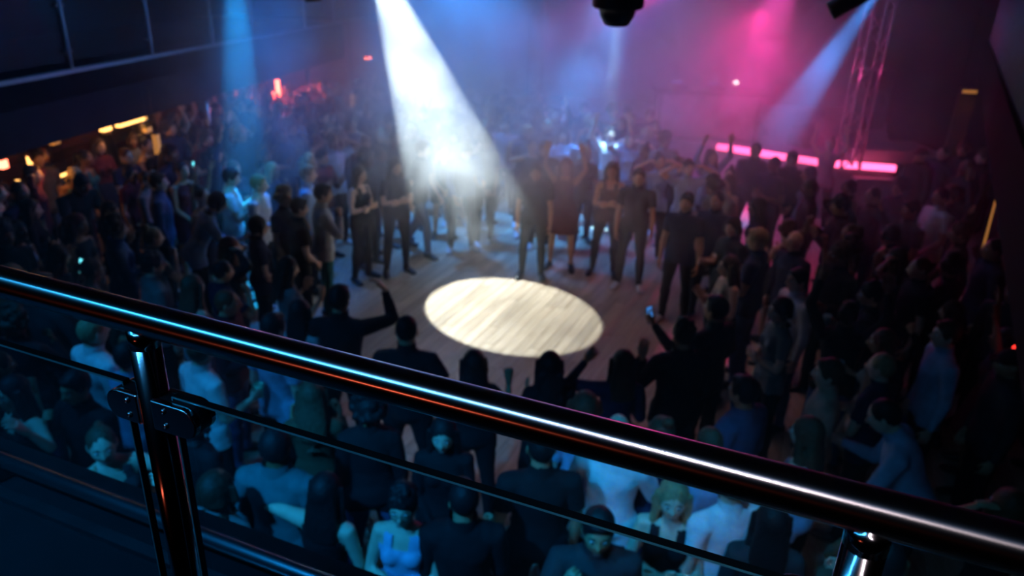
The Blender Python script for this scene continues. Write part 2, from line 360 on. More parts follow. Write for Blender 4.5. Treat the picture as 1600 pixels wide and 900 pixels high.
# ---- right gallery with baluster bars at the upper right
def rline(s): return Vector((6.2 + 1.2 * 0, 0, 0))
RA = at(1600, 235, 3.4); RB = at(1540, 60, 3.4)
RD = Vector((RB.x - RA.x, RB.y - RA.y, 0)).normalized(); RNn = Vector((RD.y, -RD.x, 0))
def rg(s, o, z): return Vector((RA.x, RA.y, 0)) + RD * s + RNn * o + Vector((0, 0, z))
zr = 3.4
mb = MB(); vs = [rg(s, o, z) for z in (zr - 0.55, zr) for s, o in ((-4,0),(10.2,0),(10.2,2.4),(-4,2.4))]
mb.add(vs, [(0,3,2,1),(4,5,6,7),(0,1,5,4),(1,2,6,5),(2,3,7,6),(3,0,4,7)])
tag(mb.build('trim_3', M['slab_matte']), kind='structure')
rr = empty('gallery_railing', rg(0, 0, zr)); tag(rr, 'dark barred railing on the right hand gallery', 'railing')
for i in range(66):
    s = -0.2 + i * 0.155
    b = MB().tube(rg(s, 0.05, zr) - rg(0, 0, zr), rg(s, 0.05, zr + 1.0) - rg(0, 0, zr), 0.013, n=8); b.build('bar', M['satin_blue'], rr)
MB().tube(rg(-0.4, 0.05, zr + 1.0) - rg(0, 0, zr), rg(10.1, 0.05, zr + 1.0) - rg(0, 0, zr), 0.025).build('handrail', M['satin_blue'], rr)
spot('gallery_dim_blue', (2.6, 9.0, 6.1), tuple(rg(3.5, 0, 3.9)), (0.25, 0.35, 1.0), 18, 28, 1.0, 0.1)

# ---- near gallery: slab the photographer stands on
RLD = Vector((1.291, -0.52, 0)).normalized(); RLN = Vector((-RLD.y, RLD.x, 0))   # along the handrail / outwards
RL0 = Vector((0.006, 0.782, 0))
def nr(s, o, z): return RL0 + RLD * s + RLN * o + Vector((0, 0, z))
def nbox(mb, s0, s1, o0, o1, z0, z1):
    vs = [nr(s, o, z) for z in (z0, z1) for s, o in ((s0,o0),(s1,o0),(s1,o1),(s0,o1))]
    return mb.add(vs, [(0,3,2,1),(4,5,6,7),(0,1,5,4),(1,2,6,5),(2,3,7,6),(3,0,4,7)])
LEDGE = (at(240, 810, 2.9) - RL0).dot(RLN)
tag(nbox(MB(), -4.5, 4, -3, LEDGE + 0.034, 2.5, 2.82).build('trim_4', M['slab_matte']), kind='structure')
lt = empty('ledge_rail', nr(0, LEDGE, 2.82)); tag(lt, 'low steel kick rail along the gallery edge below the glass', 'rail')
o0 = nr(0, LEDGE, 2.82)
def lpart(mb, name, m):
    mb.v = [tuple(Vector(v) - o0) for v in mb.v]; return mb.build(name, M[m], lt)
lpart(MB().tube(nr(-4.4, LEDGE, 2.905), nr(3.9, LEDGE, 2.905), 0.022, n=20), 'tube', 'ledge_steel')
lpart(nbox(MB(), -4.4, 3.9, LEDGE + 0.035, LEDGE + 0.085, 2.80, 2.90), 'outer_strip', 'ledge_steel')
lpart(nbox(MB(), -4.4, 3.9, LEDGE - 0.075, LEDGE - 0.04, 2.82, 2.84), 'inner_strip', 'ledge_steel')
for s in (-1.98, -0.6, 0.8, 2.2):
    lpart(nbox(MB(), s - 0.02, s + 0.02, LEDGE - 0.04, LEDGE + 0.04, 2.82, 2.90), 'bracket', 'ledge_steel')

# ---- the near balustrade
ZR = 3.92
bal = empty('handrail_balustrade', nr(0, 0, 2.82)); tag(bal, 'polished steel handrail on posts with clamped glass panels in the foreground', 'balustrade')
b0 = nr(0, 0, 2.82)
def bpart(mb, name, m, parent=None):
    mb.v = [tuple(Vector(v) - b0) for v in mb.v]; return mb.build(name, M[m], parent or bal)
def axis_attr(o, d):
    a = o.data.attributes.new('axis', 'FLOAT_VECTOR', 'POINT'); a.data.foreach_set('vector', list(d) * len(o.data.vertices))
hr_ = bpart(MB().tube(nr(-4.2, 0, ZR), nr(3.6, 0, ZR), 0.0255, n=64), 'handrail', 'steel_tube'); axis_attr(hr_, RLD)
def srail(px, py):                       # where a pixel's ray meets the plane of the balustrade: (along, height)
    d = ray(px, py); tt = (RL0 - EYEP).dot(RLN) / d.dot(RLN); p = EYEP + d * tt; return (p - RL0).dot(RLD), p.z
S1, _ = srail(228, 545); S2, _ = srail(1352, 850)
print('posts', S1, S2, srail(250, 640), srail(195, 570), srail(270, 592), srail(1245, 882), srail(800, 738), srail(0, 508), srail(285, 645), srail(185, 625))
for s in (S1, S2, S1 - 1.75):
    o = bpart(MB().tube(nr(s, 0, 2.84), nr(s, 0, ZR - 0.012), 0.0225, n=48), 'post', 'steel_dark')
    bpart(MB().lathe([(0.0225, 0), (0.055, 0), (0.055, 0.012), (0.03, 0.02)], Matrix.Translation(nr(s, 0, 2.82)), 28), 'base_flange', 'steel_post')
    bpart(MB().tube(nr(s, 0, ZR - 0.045), nr(s, 0, ZR - 0.016), 0.0229, 0.0232, n=48), 'weld_collar', 'steel_dark')
def glass_panel(s0, s1):
    zt = srail(800, 738)[1]
    zt = 3.80
    p = bpart(nbox(MB(), s0, s1, -0.0055, 0.0055, 2.95, zt), 'glass_panel', 'glass')
    e = nbox(MB(), s0 - 0.0005, s1 + 0.0005, -0.006, 0.006, zt - 0.001, zt + 0.001)
    nbox(e, s0 - 0.0012, s0 + 0.0002, -0.006, 0.006, 2.95, zt); nbox(e, s1 - 0.0002, s1 + 0.0012, -0.006, 0.006, 2.95, zt)
    bpart(e, 'polished_edge', 'glass_edge', p)
    e = nbox(MB(), s0, s1, -0.0072, -0.0058, zt - 0.0022, zt + 0.0002); nbox(e, s0 - 0.001, s0 + 0.0008, -0.0072, -0.0058, 2.95, zt); nbox(e, s1 - 0.0008, s1 + 0.001, -0.0072, -0.0058, 2.95, zt)
    bpart(e, 'bevelled_arris', 'glass_arris_glint', p)
GL = srail(270, 592)[0]; GR = srail(1245, 882)[0]; GLL = srail(192, 570)[0]
glass_panel(GL, GR); glass_panel(S1 - 1.70, GLL); glass_panel(S2 + 0.05, S2 + 1.3)
def clamp(s_in, s_out, zc):
    """two D-shaped steel jaws gripping the glass, round end outwards, with screw heads"""
    hh = 0.026; sgn = 1 if s_out > s_in else -1
    def dshape(o0_, o1_):
        pts = [(s_in, -hh), (s_out - sgn * hh, -hh)]
        for k_ in range(1, 12):
            a_ = -math.pi / 2 + math.pi * k_ / 12; pts.append((s_out - sgn * hh + sgn * hh * math.cos(a_), hh * math.sin(a_)))
        pts += [(s_out - sgn * hh, hh), (s_in, hh)]
        r0 = [nr(a_, o0_, zc + b_) for a_, b_ in pts]; r1 = [nr(a_, o1_, zc + b_) for a_, b_ in pts]
        return MB().loft([r0, r1], smooth=False)
    top = None
    for o0_, o1_ in ((-0.022, -0.010), (0.010, 0.022)):
        mb_ = dshape(o0_, o1_); j = bpart(mb_, 'clamp_jaw', 'steel')
        bv = j.modifiers.new('b', 'BEVEL'); bv.width = 0.0022; bv.segments = 3
        top = top or j
    bpart(dshape(-0.009, 0.009), 'gasket', 'black_satin')
    for dz in (-0.013, 0.013):
        s_ = s_in + (s_out - s_in) * 0.30
        bpart(MB().lathe([(0.0045, 0.0), (0.0045, 0.002), (0.003, 0.0032), (0.0018, 0.0032), (0.0018, 0.001)], Matrix.Translation(nr(s_, -0.022, zc + dz)) @ RLN.to_track_quat('-Z', 'Y').to_matrix().to_4x4(), 16), 'screw', 'steel', top)
ZC = srail(285, 647)[1]; ZC2 = srail(190, 628)[1]
for sp_ in (S1, S2):
    clamp(sp_ + 0.014, sp_ + 0.100, ZC); clamp(sp_ - 0.014, sp_ - 0.080, ZC)
    clamp(sp_ + 0.014, sp_ + 0.075, 3.10); clamp(sp_ - 0.014, sp_ - 0.062, 3.10)

# ================================================================ STAGE
SF = [at(640, 176, 1.1), at(860, 196, 1.1), at(1000, 210, 1.1), at(1120, 228, 1.1), at(1290, 254, 1.1), at(1400, 262, 1.1)]
print('stage', [tuple(round(c, 2) for c in p) for p in SF])
SF = [Vector((-3.2, 18.6, 0))] + [Vector((p.x, min(p.y, 18.5), 0)) for p in SF[2:]]
poly = SF + [Vector((9.6, 20.4, 0)), Vector((-3.2, 20.4, 0))]
n_ = len(poly)
def prism(poly, z0, z1):
    vs = [p + Vector((0, 0, z0)) for p in poly] + [p + Vector((0, 0, z1)) for p in poly]; n = len(poly)
    return MB().add(vs, [tuple(range(n - 1, -1, -1)), tuple(range(n, 2 * n))] + [(i, (i + 1) % n, (i + 1) % n + n, i + n) for i in range(n)])
tag(prism(poly, 0, 1.1).build('trim_5', M['stage_deck']), kind='structure')
# glowing pink lip strip on the stage edge
st = empty('stage_lip_light', SF[2] + Vector((0, 0, 1.1))); tag(st, 'glowing pink light strip along the front lip of the stage', 'light')
for i in range(2, 4):
    p, q = SF[i], SF[i + 1]
    if i == 3: pass
    d = (q - p).normalized(); nn = Vector((d.y, -d.x, 0))
    if nn.y > 0: nn = -nn
    segs = max(2, int((q - p).length / 0.7))
    for k_ in range(segs):
        a_ = p.lerp(q, k_ / segs + 0.004); b_ = p.lerp(q, (k_ + 1) / segs - 0.004)
        vs = [c + nn * o_ + Vector((0, 0, z_)) - st.location for z_ in (1.03, 1.135) for c, o_ in ((a_, 0.03), (b_, 0.03), (b_, -0.08), (a_, -0.08))]
        MB().add(vs, [(0,3,2,1),(4,5,6,7),(0,1,5,4),(1,2,6,5),(2,3,7,6),(3,0,4,7)]).build('light_strip', M['pink_strip'], st)

def truss(name, label, p, q, wdt=0.3, cat='truss', m='black_metal', step=0.4, r=0.024):
    p = Vector(p); q = Vector(q); t_ = empty(name, p); tag(t_, label, cat); d = (q - p).normalized()
    a_ = d.orthogonal().normalized() if abs(d.z) < 0.9 else Vector((1, 0, 0)); b_ = d.cross(a_)
    cs = [(a_ * sx + b_ * sy) * wdt / 2 for sx, sy in ((-1,-1),(1,-1),(1,1),(-1,1))]
    ln = (q - p).length
    for c in cs: MB().tube(c, c + d * ln, r, n=10).build('chord', M[m], t_)
    br = MB(); k_ = 0; s = 0.0
    while s + step <= ln + 1e-6:
        for i in range(4):
            A_, B_ = (cs[i], cs[(i + 1) % 4]) if k_ % 2 == 0 else (cs[(i + 1) % 4], cs[i])
            br.tube(A_ + d * s, B_ + d * (s + step), r * 0.5, n=6)
        s += step; k_ += 1
    br.build('bracing', M[m], t_); return t_
tb = at(1322, 262, 1.1)
truss('stage_tower', 'upright truss tower in pink light at the right stage corner', (tb.x, tb.y, 1.1), (tb.x, tb.y, 6.35), 0.34, 'truss', 'steel_post')
tl = at(835, 190, 1.1)
truss('stage_tower', 'upright truss tower behind the crowd in the rose light left of stage', (tl.x, 18.9, 1.1), (tl.x, 18.9, 6.35), 0.34, 'truss', 'steel_post')

# dj desk with gear
dj = at(1105, 150, 1.95); dj = Vector((dj.x, dj.y, 1.1)); print('dj', dj)
t_ = empty('dj_desk', dj); tag(t_, 'long covered dj desk standing on the hazy stage', 'desk')
MB().box((-1.1, -0.35, 0.92), (1.1, 0.35, 0.98)).build('worktop', M['black_satin'], t_)
MB().box((-1.05, -0.33, 0.05), (1.05, -0.27, 0.92)).build('front_panel', M['stage_deck'], t_)
for sx in (-1, 1):
    for sy in (-1, 1): MB().box((sx * 1.0 - 0.03, sy * 0.3 - 0.03, 0), (sx * 1.0 + 0.03, sy * 0.3 + 0.03, 0.92)).build('leg', M['black_metal'], t_)
def deck_player(x, lab):
    p = empty('media_player', dj + Vector((x, 0.02, 0.98))); tag(p, lab, 'player')
    MB().box((-0.16, -0.2, 0), (0.16, 0.2, 0.09)).build('body', M['black_satin'], p)
    MB().lathe([(0.001, 0.09), (0.105, 0.09), (0.105, 0.105), (0.001, 0.107)], None, 24).build('jog_wheel', M['steel_post'], p)
    MB().box((-0.11, 0.11, 0.09), (0.11, 0.19, 0.12)).build('screen', M['screen_dim'], p)
deck_player(-0.62, 'media player at the left end of the dj desk'); deck_player(0.15, 'media player in the middle of the dj desk')
p = empty('desk_lamp', dj + Vector((0.55, 0.0, 0.98))); tag(p, 'small white lamp shining on the dj desk', 'lamp')
MB().lathe([(0.05, 0), (0.05, 0.015), (0.01, 0.02), (0.01, 0.12)]).build('stem', M['black_metal'], p)
MB().ell((0, 0, 0.16), (0.06, 0.06, 0.05)).build('bulb', M['white_lamp'], p)
p = dep(979, 121, (dep(979, 121, 1) - EYEP).length * 17.5)
# monitor wedges and riser on the stage
def wedge(loc, rz, lab):
    e_ = empty('floor_monitor', loc); e_.rotation_euler.z = rz; tag(e_, lab, 'speaker')
    vs = [(-0.3,-0.25,0),(0.3,-0.25,0),(0.3,0.25,0),(-0.3,0.25,0),(-0.3,-0.18,0.12),(0.3,-0.18,0.12),(0.3,0.2,0.38),(-0.3,0.2,0.38)]
    MB().add(vs, [(0,3,2,1),(4,5,6,7),(0,1,5,4),(1,2,6,5),(2,3,7,6),(3,0,4,7)]).build('cabinet', M['black_satin'], e_)
    n = Vector((0, -0.26, 0.38)).normalized(); mm = Matrix.Translation((0, 0.0, 0.252)) @ Vector((0, -0.26, 0.38)).to_track_quat('Z', 'Y').to_matrix().to_4x4()
    MB().lathe([(0.14, 0), (0.14, 0.012), (0.12, 0.012), (0.03, -0.01)], mm).build('grille', M['black_metal'], e_)
for px, py, lab in ((1270, 240, 'black floor monitor by the pink stage lip, nearest the tower'), (1180, 222, 'black floor monitor in the middle of the pink stage lip')):
    c = at(px, py - 6, 1.1); wedge(Vector((c.x, c.y + 0.4, 1.1)), 0.45, lab)
rs = at(1385, 232, 1.35); e_ = empty('stage_riser', Vector((rs.x, rs.y + 0.3, 0))); tag(e_, 'low two-step riser beside the stage tower in dim pink light', 'riser')
MB().box((-0.7, -0.5, 1.1), (0.9, 0.5, 1.36)).build('upper_step', M['stage_deck'], e_)
MB().box((-0.7, -0.9, 0), (0.9, -0.5, 0.9)).build('lower_step', M['stage_deck'], e_)
c = at(1365, 215, 1.36)
def cabinet_speaker(loc, hgt, rz, lab):
    e_ = empty('loudspeaker', loc); e_.rotation_euler.z = rz; tag(e_, lab, 'speaker')
    MB().box((-0.35, -0.3, 0), (0.35, 0.3, hgt)).build('cabinet', M['black_satin'], e_)
    MB().box((-0.31, -0.325, 0.05), (0.31, -0.3, hgt - 0.05)).build('grille', M['black_metal'], e_)
    for zz in (hgt * 0.28, hgt * 0.72):
        MB().lathe([(0.24, 0.0), (0.24, 0.02), (0.2, 0.02), (0.06, -0.03), (0.001, -0.01)], Matrix.Translation((0, -0.325, zz)) @ Vector((0, -1, 0)).to_track_quat('Z', 'Y').to_matrix().to_4x4()).build('driver', M['black_metal'], e_)
cabinet_speaker(Vector((8.0, 17.8, 0)), 2.4, 0.3, 'tall black loudspeaker stack behind the right stage corner')

# ================================================================ RIG AND LAMPS
truss('rig_truss', 'black lighting truss above the dance floor carrying the moving heads', (-3.5, 5.35, 4.95), (5.5, 5.35, 4.95), 0.3)
truss('rig_truss', 'black lighting truss over the far side of the dance floor', (-6.5, 11.4, 5.35), (6.5, 11.4, 5.35), 0.3)
def moving_head(bottom, aim, lab, sc=1.0, top_z=4.8):
    e_ = empty('moving_head', Vector((bottom.x, bottom.y, bottom.z))); tag(e_, lab, 'stage light')
    q = Vector(aim).normalized().to_track_quat('-Z', 'Y').to_matrix().to_4x4(); S_ = Matrix.Scale(sc, 4)
    MB().lathe([(0.001, 0.36), (0.12, 0.36), (0.165, 0.30), (0.172, 0.125), (0.165, 0.115), (0.125, 0.11), (0.115, 0.06), (0.085, 0.006), (0.075, 0.0), (0.06, 0.004), (0.001, 0.01)], q @ S_, 28).build('head', M['black_satin'], e_)
    MB().lathe([(0.055, 0.0), (0.055, -0.004), (0.001, -0.008)], q @ S_).build('lens', M['glass_edge'], e_)
    hz = top_z - bottom.z
    for sx in (-1, 1): MB().box((sx * 0.20 * sc - 0.025, -0.06, 0.18 * sc), (sx * 0.20 * sc + 0.025, 0.06, hz - 0.12)).build('yoke_arm', M['black_satin'], e_)
    MB().box((-0.24 * sc, -0.15, hz - 0.16), (0.24 * sc, 0.15, hz)).build('base', M['black_satin'], e_)
b_ = dep(963, 39, 5.05); moving_head(b_, Vector((0.02, 0.12, -1)), 'large black moving head lamp hanging at the top centre of the view')
def par_can(front, aim, lab, r_=0.09, ln=0.32, hang=4.9):
    e_ = empty('par_lamp', front); tag(e_, lab, 'stage light'); q = Vector(aim).normalized().to_track_quat('-Z', 'Y').to_matrix().to_4x4()
    MB().lathe([(r_ * 0.8, 0.012), (r_, 0.0), (r_, 0.2 * ln / 0.32), (r_ * 0.95, 0.8 * ln), (r_ * 0.6, ln), (0.001, ln)], q, 24).build('can', M['black_satin'], e_)
    MB().lathe([(r_ * 0.8, 0.012), (r_ * 0.5, 0.02), (0.001, 0.024)], q).build('lens', M['glass_edge'], e_)
    mid = (q @ Vector((0, 0, ln * 0.6)))
    MB().tube(mid, Vector((mid.x, mid.y, hang - front.z)), 0.012, n=8).build('hanger', M['black_metal'], e_)
b_ = dep(1297, 18, 6.0); par_can(b_, RT * -1.0 - UP * 0.50 - FW * -0.5, 'black lamp tilted down towards the dance floor in the blue beam', 0.075, 0.4, 5.0)
b_ = dep(490, 2, 8.0); par_can(b_, Vector((0.1, 0, -1)), 'small black lamp peeping in at the top edge beside the white beam', 0.085, 0.3, 5.0)
for o in [bpy.data.objects['beam_main']] + [x for x in L if x.name.startswith('beam_')]:
    if True:
        d = (o.matrix_basis.to_quaternion() if False else o.rotation_euler.to_quaternion()) @ Vector((0, 0, -1))
        pos = o.location - d * 0.02
        pc_ = empty('profile_spot', pos); q = d.to_track_quat('-Z', 'Y').to_matrix().to_4x4()
        MB().lathe([(0.001, 0.06), (0.085, 0.06), (0.11, 0.02), (0.11, 0.35), (0.07, 0.5), (0.001, 0.5)], q, 20).build('barrel', M['black_satin'], pc_)
        MB().tube(q @ Vector((0, 0, 0.2)), q @ Vector((0, 0, 0.2)) + Vector((0, 0, 6.4 - pos.z - (q @ Vector((0, 0, 0.2))).z)), 0.015, n=8).build('hanger', M['black_metal'], pc_)
        nm = {'beam_main': 'white spotlight throwing the round pool on the dance floor', 'beam_cyan_left': 'spotlight throwing the cyan beam on the left crowd', 'beam_pale': 'narrow spotlight throwing the pale beam by the stage', 'beam_blue_mid': 'wide blue spotlight above the pale beam',
              'beam_magenta': 'spotlight throwing the magenta beam on the stage', 'beam_blue_right': 'spotlight throwing the slanting blue beam at the right', 'beam_blue_upper': 'spotlight throwing the thin blue beam above the stage', 'beam_rose': 'spotlight throwing the rose column left of the stage'}[o.name]
        tag(pc_, nm, 'stage light')

for o in L + [x for x in bpy.data.objects if x.name.startswith(('lamp_row', 'wash_gallery', 'gallery_dim'))]:  # unseen housings, added behind lamps that had none
    if o.name.startswith('beam_') or o.location.z < 5.4 and not o.name.startswith('lamp_row'): continue
    q = (o.rotation_euler.to_quaternion().to_matrix() if not o.name.startswith('lamp_row') else o.matrix_world.to_3x3()).to_4x4(); loc = Vector(o.matrix_world.translation) if o.name.startswith('lamp_row') else Vector(o.location)
    nm = o.name.replace('_', ' ').split('.')[0]
    if o.name.startswith('lamp_row'):
        e_ = empty('added_bar_housing', loc); tag(e_, 'housing added behind the gallery rail for the unseen ' + nm, 'stage light'); hl = o.data.size / 2
        MB().box((-hl - 0.03, -0.06, 0.02), (hl + 0.03, 0.06, 0.12), q).build('housing', M['black_satin'], e_)
        for sx in (-0.8, 0.8):
            p_ = q @ Vector((sx * hl, 0, 0.1)); MB().tube(p_, (p_.x, p_.y, 6.4 - loc.z), 0.01, n=6).build('hanger', M['black_metal'], e_)
    else:
        e_ = empty('added_can_housing', loc); tag(e_, 'black can housing added under the ceiling for the unseen ' + nm, 'stage light')
        MB().lathe([(0.10, 0.26), (0.12, 0.26), (0.12, 0.56), (0.07, 0.64), (0.001, 0.64), (0.001, 0.60), (0.1, 0.5)], q @ Matrix.Translation((0, 0, -0.2)), 18).build('can', M['black_satin'], e_)
        p_ = q @ Vector((0, 0, 0.2))
        if p_.z + loc.z < 6.38: MB().tube(p_, (p_.x, p_.y, 6.4 - loc.z), 0.012, n=6).build('hanger', M['black_metal'], e_)

# ================================================================ BARS
# left bar under the gallery
LB = empty('back_bar', (0, 0, 0)); tag(LB, 'amber-lit shelf unit behind the bar under the left gallery', 'shelf')
lb0 = at(60, 262, 1.2); print('leftbar', lb0, at(200, 190, 1.9), at(105, 270, 1.2))
def gl(s, off, z): return gal(s, off, z)
gbox(MB(), -5.0, 7.0, 2.95, 3.05, 0, 2.5).build('back_panel', M['bar_wood'], LB)
for zz in (1.0, 1.35, 1.7):
    gbox(MB(), -4.8, 6.8, 2.70, 2.95, zz, zz + 0.03).build('shelf', M['bar_wood'], LB)
for s in (-4.8, -2.4, 0.0, 2.4, 4.8, 6.8): gbox(MB(), s - 0.03, s + 0.03, 2.68, 2.95, 0.9, 2.4).build('upright', M['bar_wood'], LB)
LC = gbox(MB(), -5.0, 6.5, 1.5, 2.05, 1.02, 1.08).build('bar_counter', M['bar_wood']); tag(LC, 'long dark wooden bar counter under the left gallery', 'counter')
gbox(MB(), -4.9, 6.4, 1.6, 1.95, 0, 1.02).build('front_panel', M['bar_wood'], LC)
# pendant lamps and lit signs over the bar
def bar_lamp(px, py, h, wdt, hgt, lab, m='amber_lamp', nm='bar_lamp', top=2.55):
    c = at(px, py, h); e_ = empty(nm, c); e_.rotation_euler.z = -math.atan2(GD.x, GD.y); tag(e_, lab, 'lamp')
    b = MB().box((-0.04, -wdt / 2, -hgt / 2), (0.04, wdt / 2, hgt / 2)).build('diffuser', M[m], e_)
    MB().box((-0.05, -wdt / 2 - 0.02, hgt / 2), (0.05, wdt / 2 + 0.02, hgt / 2 + 0.02)).build('cap', M['black_metal'], e_)
    MB().tube((0, 0, hgt / 2), (0, 0, top - c.z), 0.008, n=6).build('hanger', M['black_metal'], e_)
    return e_
bar_lamp(205, 190, 2.0, 0.62, 0.05, 'amber light tube hanging under the left gallery')
bar_lamp(165, 201, 2.0, 0.16, 0.06, 'short amber lamp at the near end of the amber tube')
bar_lamp(230, 202, 1.85, 0.12, 0.08, 'dim amber lamp just below the amber tube', 'amber_dim')
bar_lamp(103, 270, 1.3, 0.45, 0.05, 'short amber strip on the bar beside the teal pillar')
bar_lamp(38, 285, 1.25, 0.20, 0.14, 'squat glowing amber lamp on the left bar')
bar_lamp(55, 248, 1.6, 0.22, 0.12, 'orange lamp above the squat amber lamp at far left')
bar_lamp(4, 256, 1.6, 0.10, 0.12, 'red-orange lamp at the left edge of the bar', 'red_lamp')
bar_lamp(85, 222, 2.0, 0.12, 0.05, 'small orange lamp just below the gallery edge', 'amber_dim')
bar_lamp(245, 225, 1.7, 0.07, 0.3, 'tall dim orange lamp behind the left crowd', 'amber_dim')
point('bar_glow_a', at(195, 195, 1.9) + GN * -0.2, (1.0, 0.45, 0.12), 5, 0.15)
point('bar_glow_b', at(50, 262, 1.7) + GN * -0.2, (1.0, 0.42, 0.10), 5, 0.15)
e_ = bar_lamp(434, 137, 1.75, 0.05, 0.34, 'bright red neon tube on the back wall under the gallery', 'red_lamp', 'neon_tube')
point('neon_glow', e_.location + Vector((0.15, -0.2, 0)), (1.0, 0.12, 0.08), 60, 0.1)
bar_lamp(575, 90, 2.6 - 0.3, 0.22, 0.06, 'red lamp beside the white beam near the gallery end', 'red_lamp', top=6.4)
bar_lamp(551, 157, 1.7, 0.05, 0.25, 'dim orange tube between the neon tube and white beam', 'amber_dim', top=6.4)
bar_lamp(310, 118, 2.3, 0.3, 0.03, 'small cyan lamp on the gallery underside', 'screen_dim')
# bottles on the shelves
bm_ = MB().lathe([(0.035, 0), (0.037, 0.01), (0.037, 0.17), (0.015, 0.21), (0.013, 0.28), (0.001, 0.28)], None, 10).mesh('bottle'); bm_.materials.append(M['bottle'])
cap = MB().lathe([(0.016, 0.27), (0.016, 0.295), (0.001, 0.295)], None, 8).mesh('cap'); cap.materials.append(M['plastic'])
for zz, nm in ((1.38, 'middle'), (1.73, 'top')):
    for k_ in range(7):
        s = -3.4 + k_ * 0.7 + random.uniform(-0.1, 0.1)
        o = link('bottle', bm_); o.location = gal(s, 2.80, zz); o.color = random.choice([(0.3, 0.12, 0.03, 1), (0.05, 0.15, 0.05, 1), (0.5, 0.5, 0.5, 1), (0.4, 0.02, 0.02, 1)])
        c_ = link('cap', cap, None, o); c_.color = (0.02, 0.02, 0.02, 1)
        tag(o, '%s bottle on the %s shelf of the back bar' % (('first', 'second', 'third', 'fourth', 'fifth', 'sixth', 'seventh')[k_], nm) + ', counted from the near end', 'bottle', 'bottles on the %s shelf of the back bar' % nm)

# right bar: L-shaped, its gold-lit edges put in as glowing strips
g1, g2, g3, g4 = at(1480, 268, 1.05), at(1548, 281, 1.05), at(1560, 302, 1.05), at(1534, 402, 1.05)
RBar = empty('bar_counter', (g2.x, g2.y, 0)); tag(RBar, 'dark corner bar counter with self-glowing amber edges at the right', 'counter')
def strip(p, q, wd, z0, z1, nm, m, parent):
    d = (q - p); d.z = 0; d.normalize(); n = Vector((d.y, -d.x, 0))
    vs = [Vector((c.x, c.y, 0)) + n * o_ + Vector((0, 0, z)) - parent.location for z in (z0, z1) for c, o_ in ((p, 0), (q, 0), (q, wd), (p, wd))]
    return MB().add(vs, [(0,3,2,1),(4,5,6,7),(0,1,5,4),(1,2,6,5),(2,3,7,6),(3,0,4,7)]).build(nm, M[m], parent)
strip(g1, g2, -0.6, 1.0, 1.05, 'counter_top', 'bar_wood', RBar); strip(g1, g2, -0.5, 0, 1.0, 'front_panel', 'dark_wall', RBar)
strip(g3, g4, -0.6, 1.0, 1.05, 'counter_top', 'bar_wood', RBar); strip(g3, g4, -0.5, 0, 1.0, 'front_panel', 'dark_wall', RBar)
strip(g1, g2, 0.03, 0.99, 1.07, 'glow_edge', 'amber_dim', RBar); strip(g3, g4, 0.025, 1.0, 1.05, 'glow_edge', 'amber_dim', RBar)
pan = at(1512, 145, 2.3); e_ = empty('lit_column', (pan.x, pan.y, 0)); tag(e_, 'dim olive lit column behind the right bar', 'column')
MB().box((-0.16, -0.05, 0), (0.16, 0.05, 2.4)).build('panel', M['bar_wood'], e_); MB().box((-0.14, -0.07, 2.3), (0.14, 0.0, 2.36)).build('light', M['amber_dim'], e_)
spot('column_amber', (pan.x, pan.y - 0.5, 2.7), (pan.x, pan.y, 1.2), (1.0, 0.65, 0.2), 4, 30, 0.8, 0.05)
cabinet_speaker(Vector((g2.x + 0.85, g2.y - 0.1, 0)), 1.9, -0.4, 'black loudspeaker standing beside the right bar')

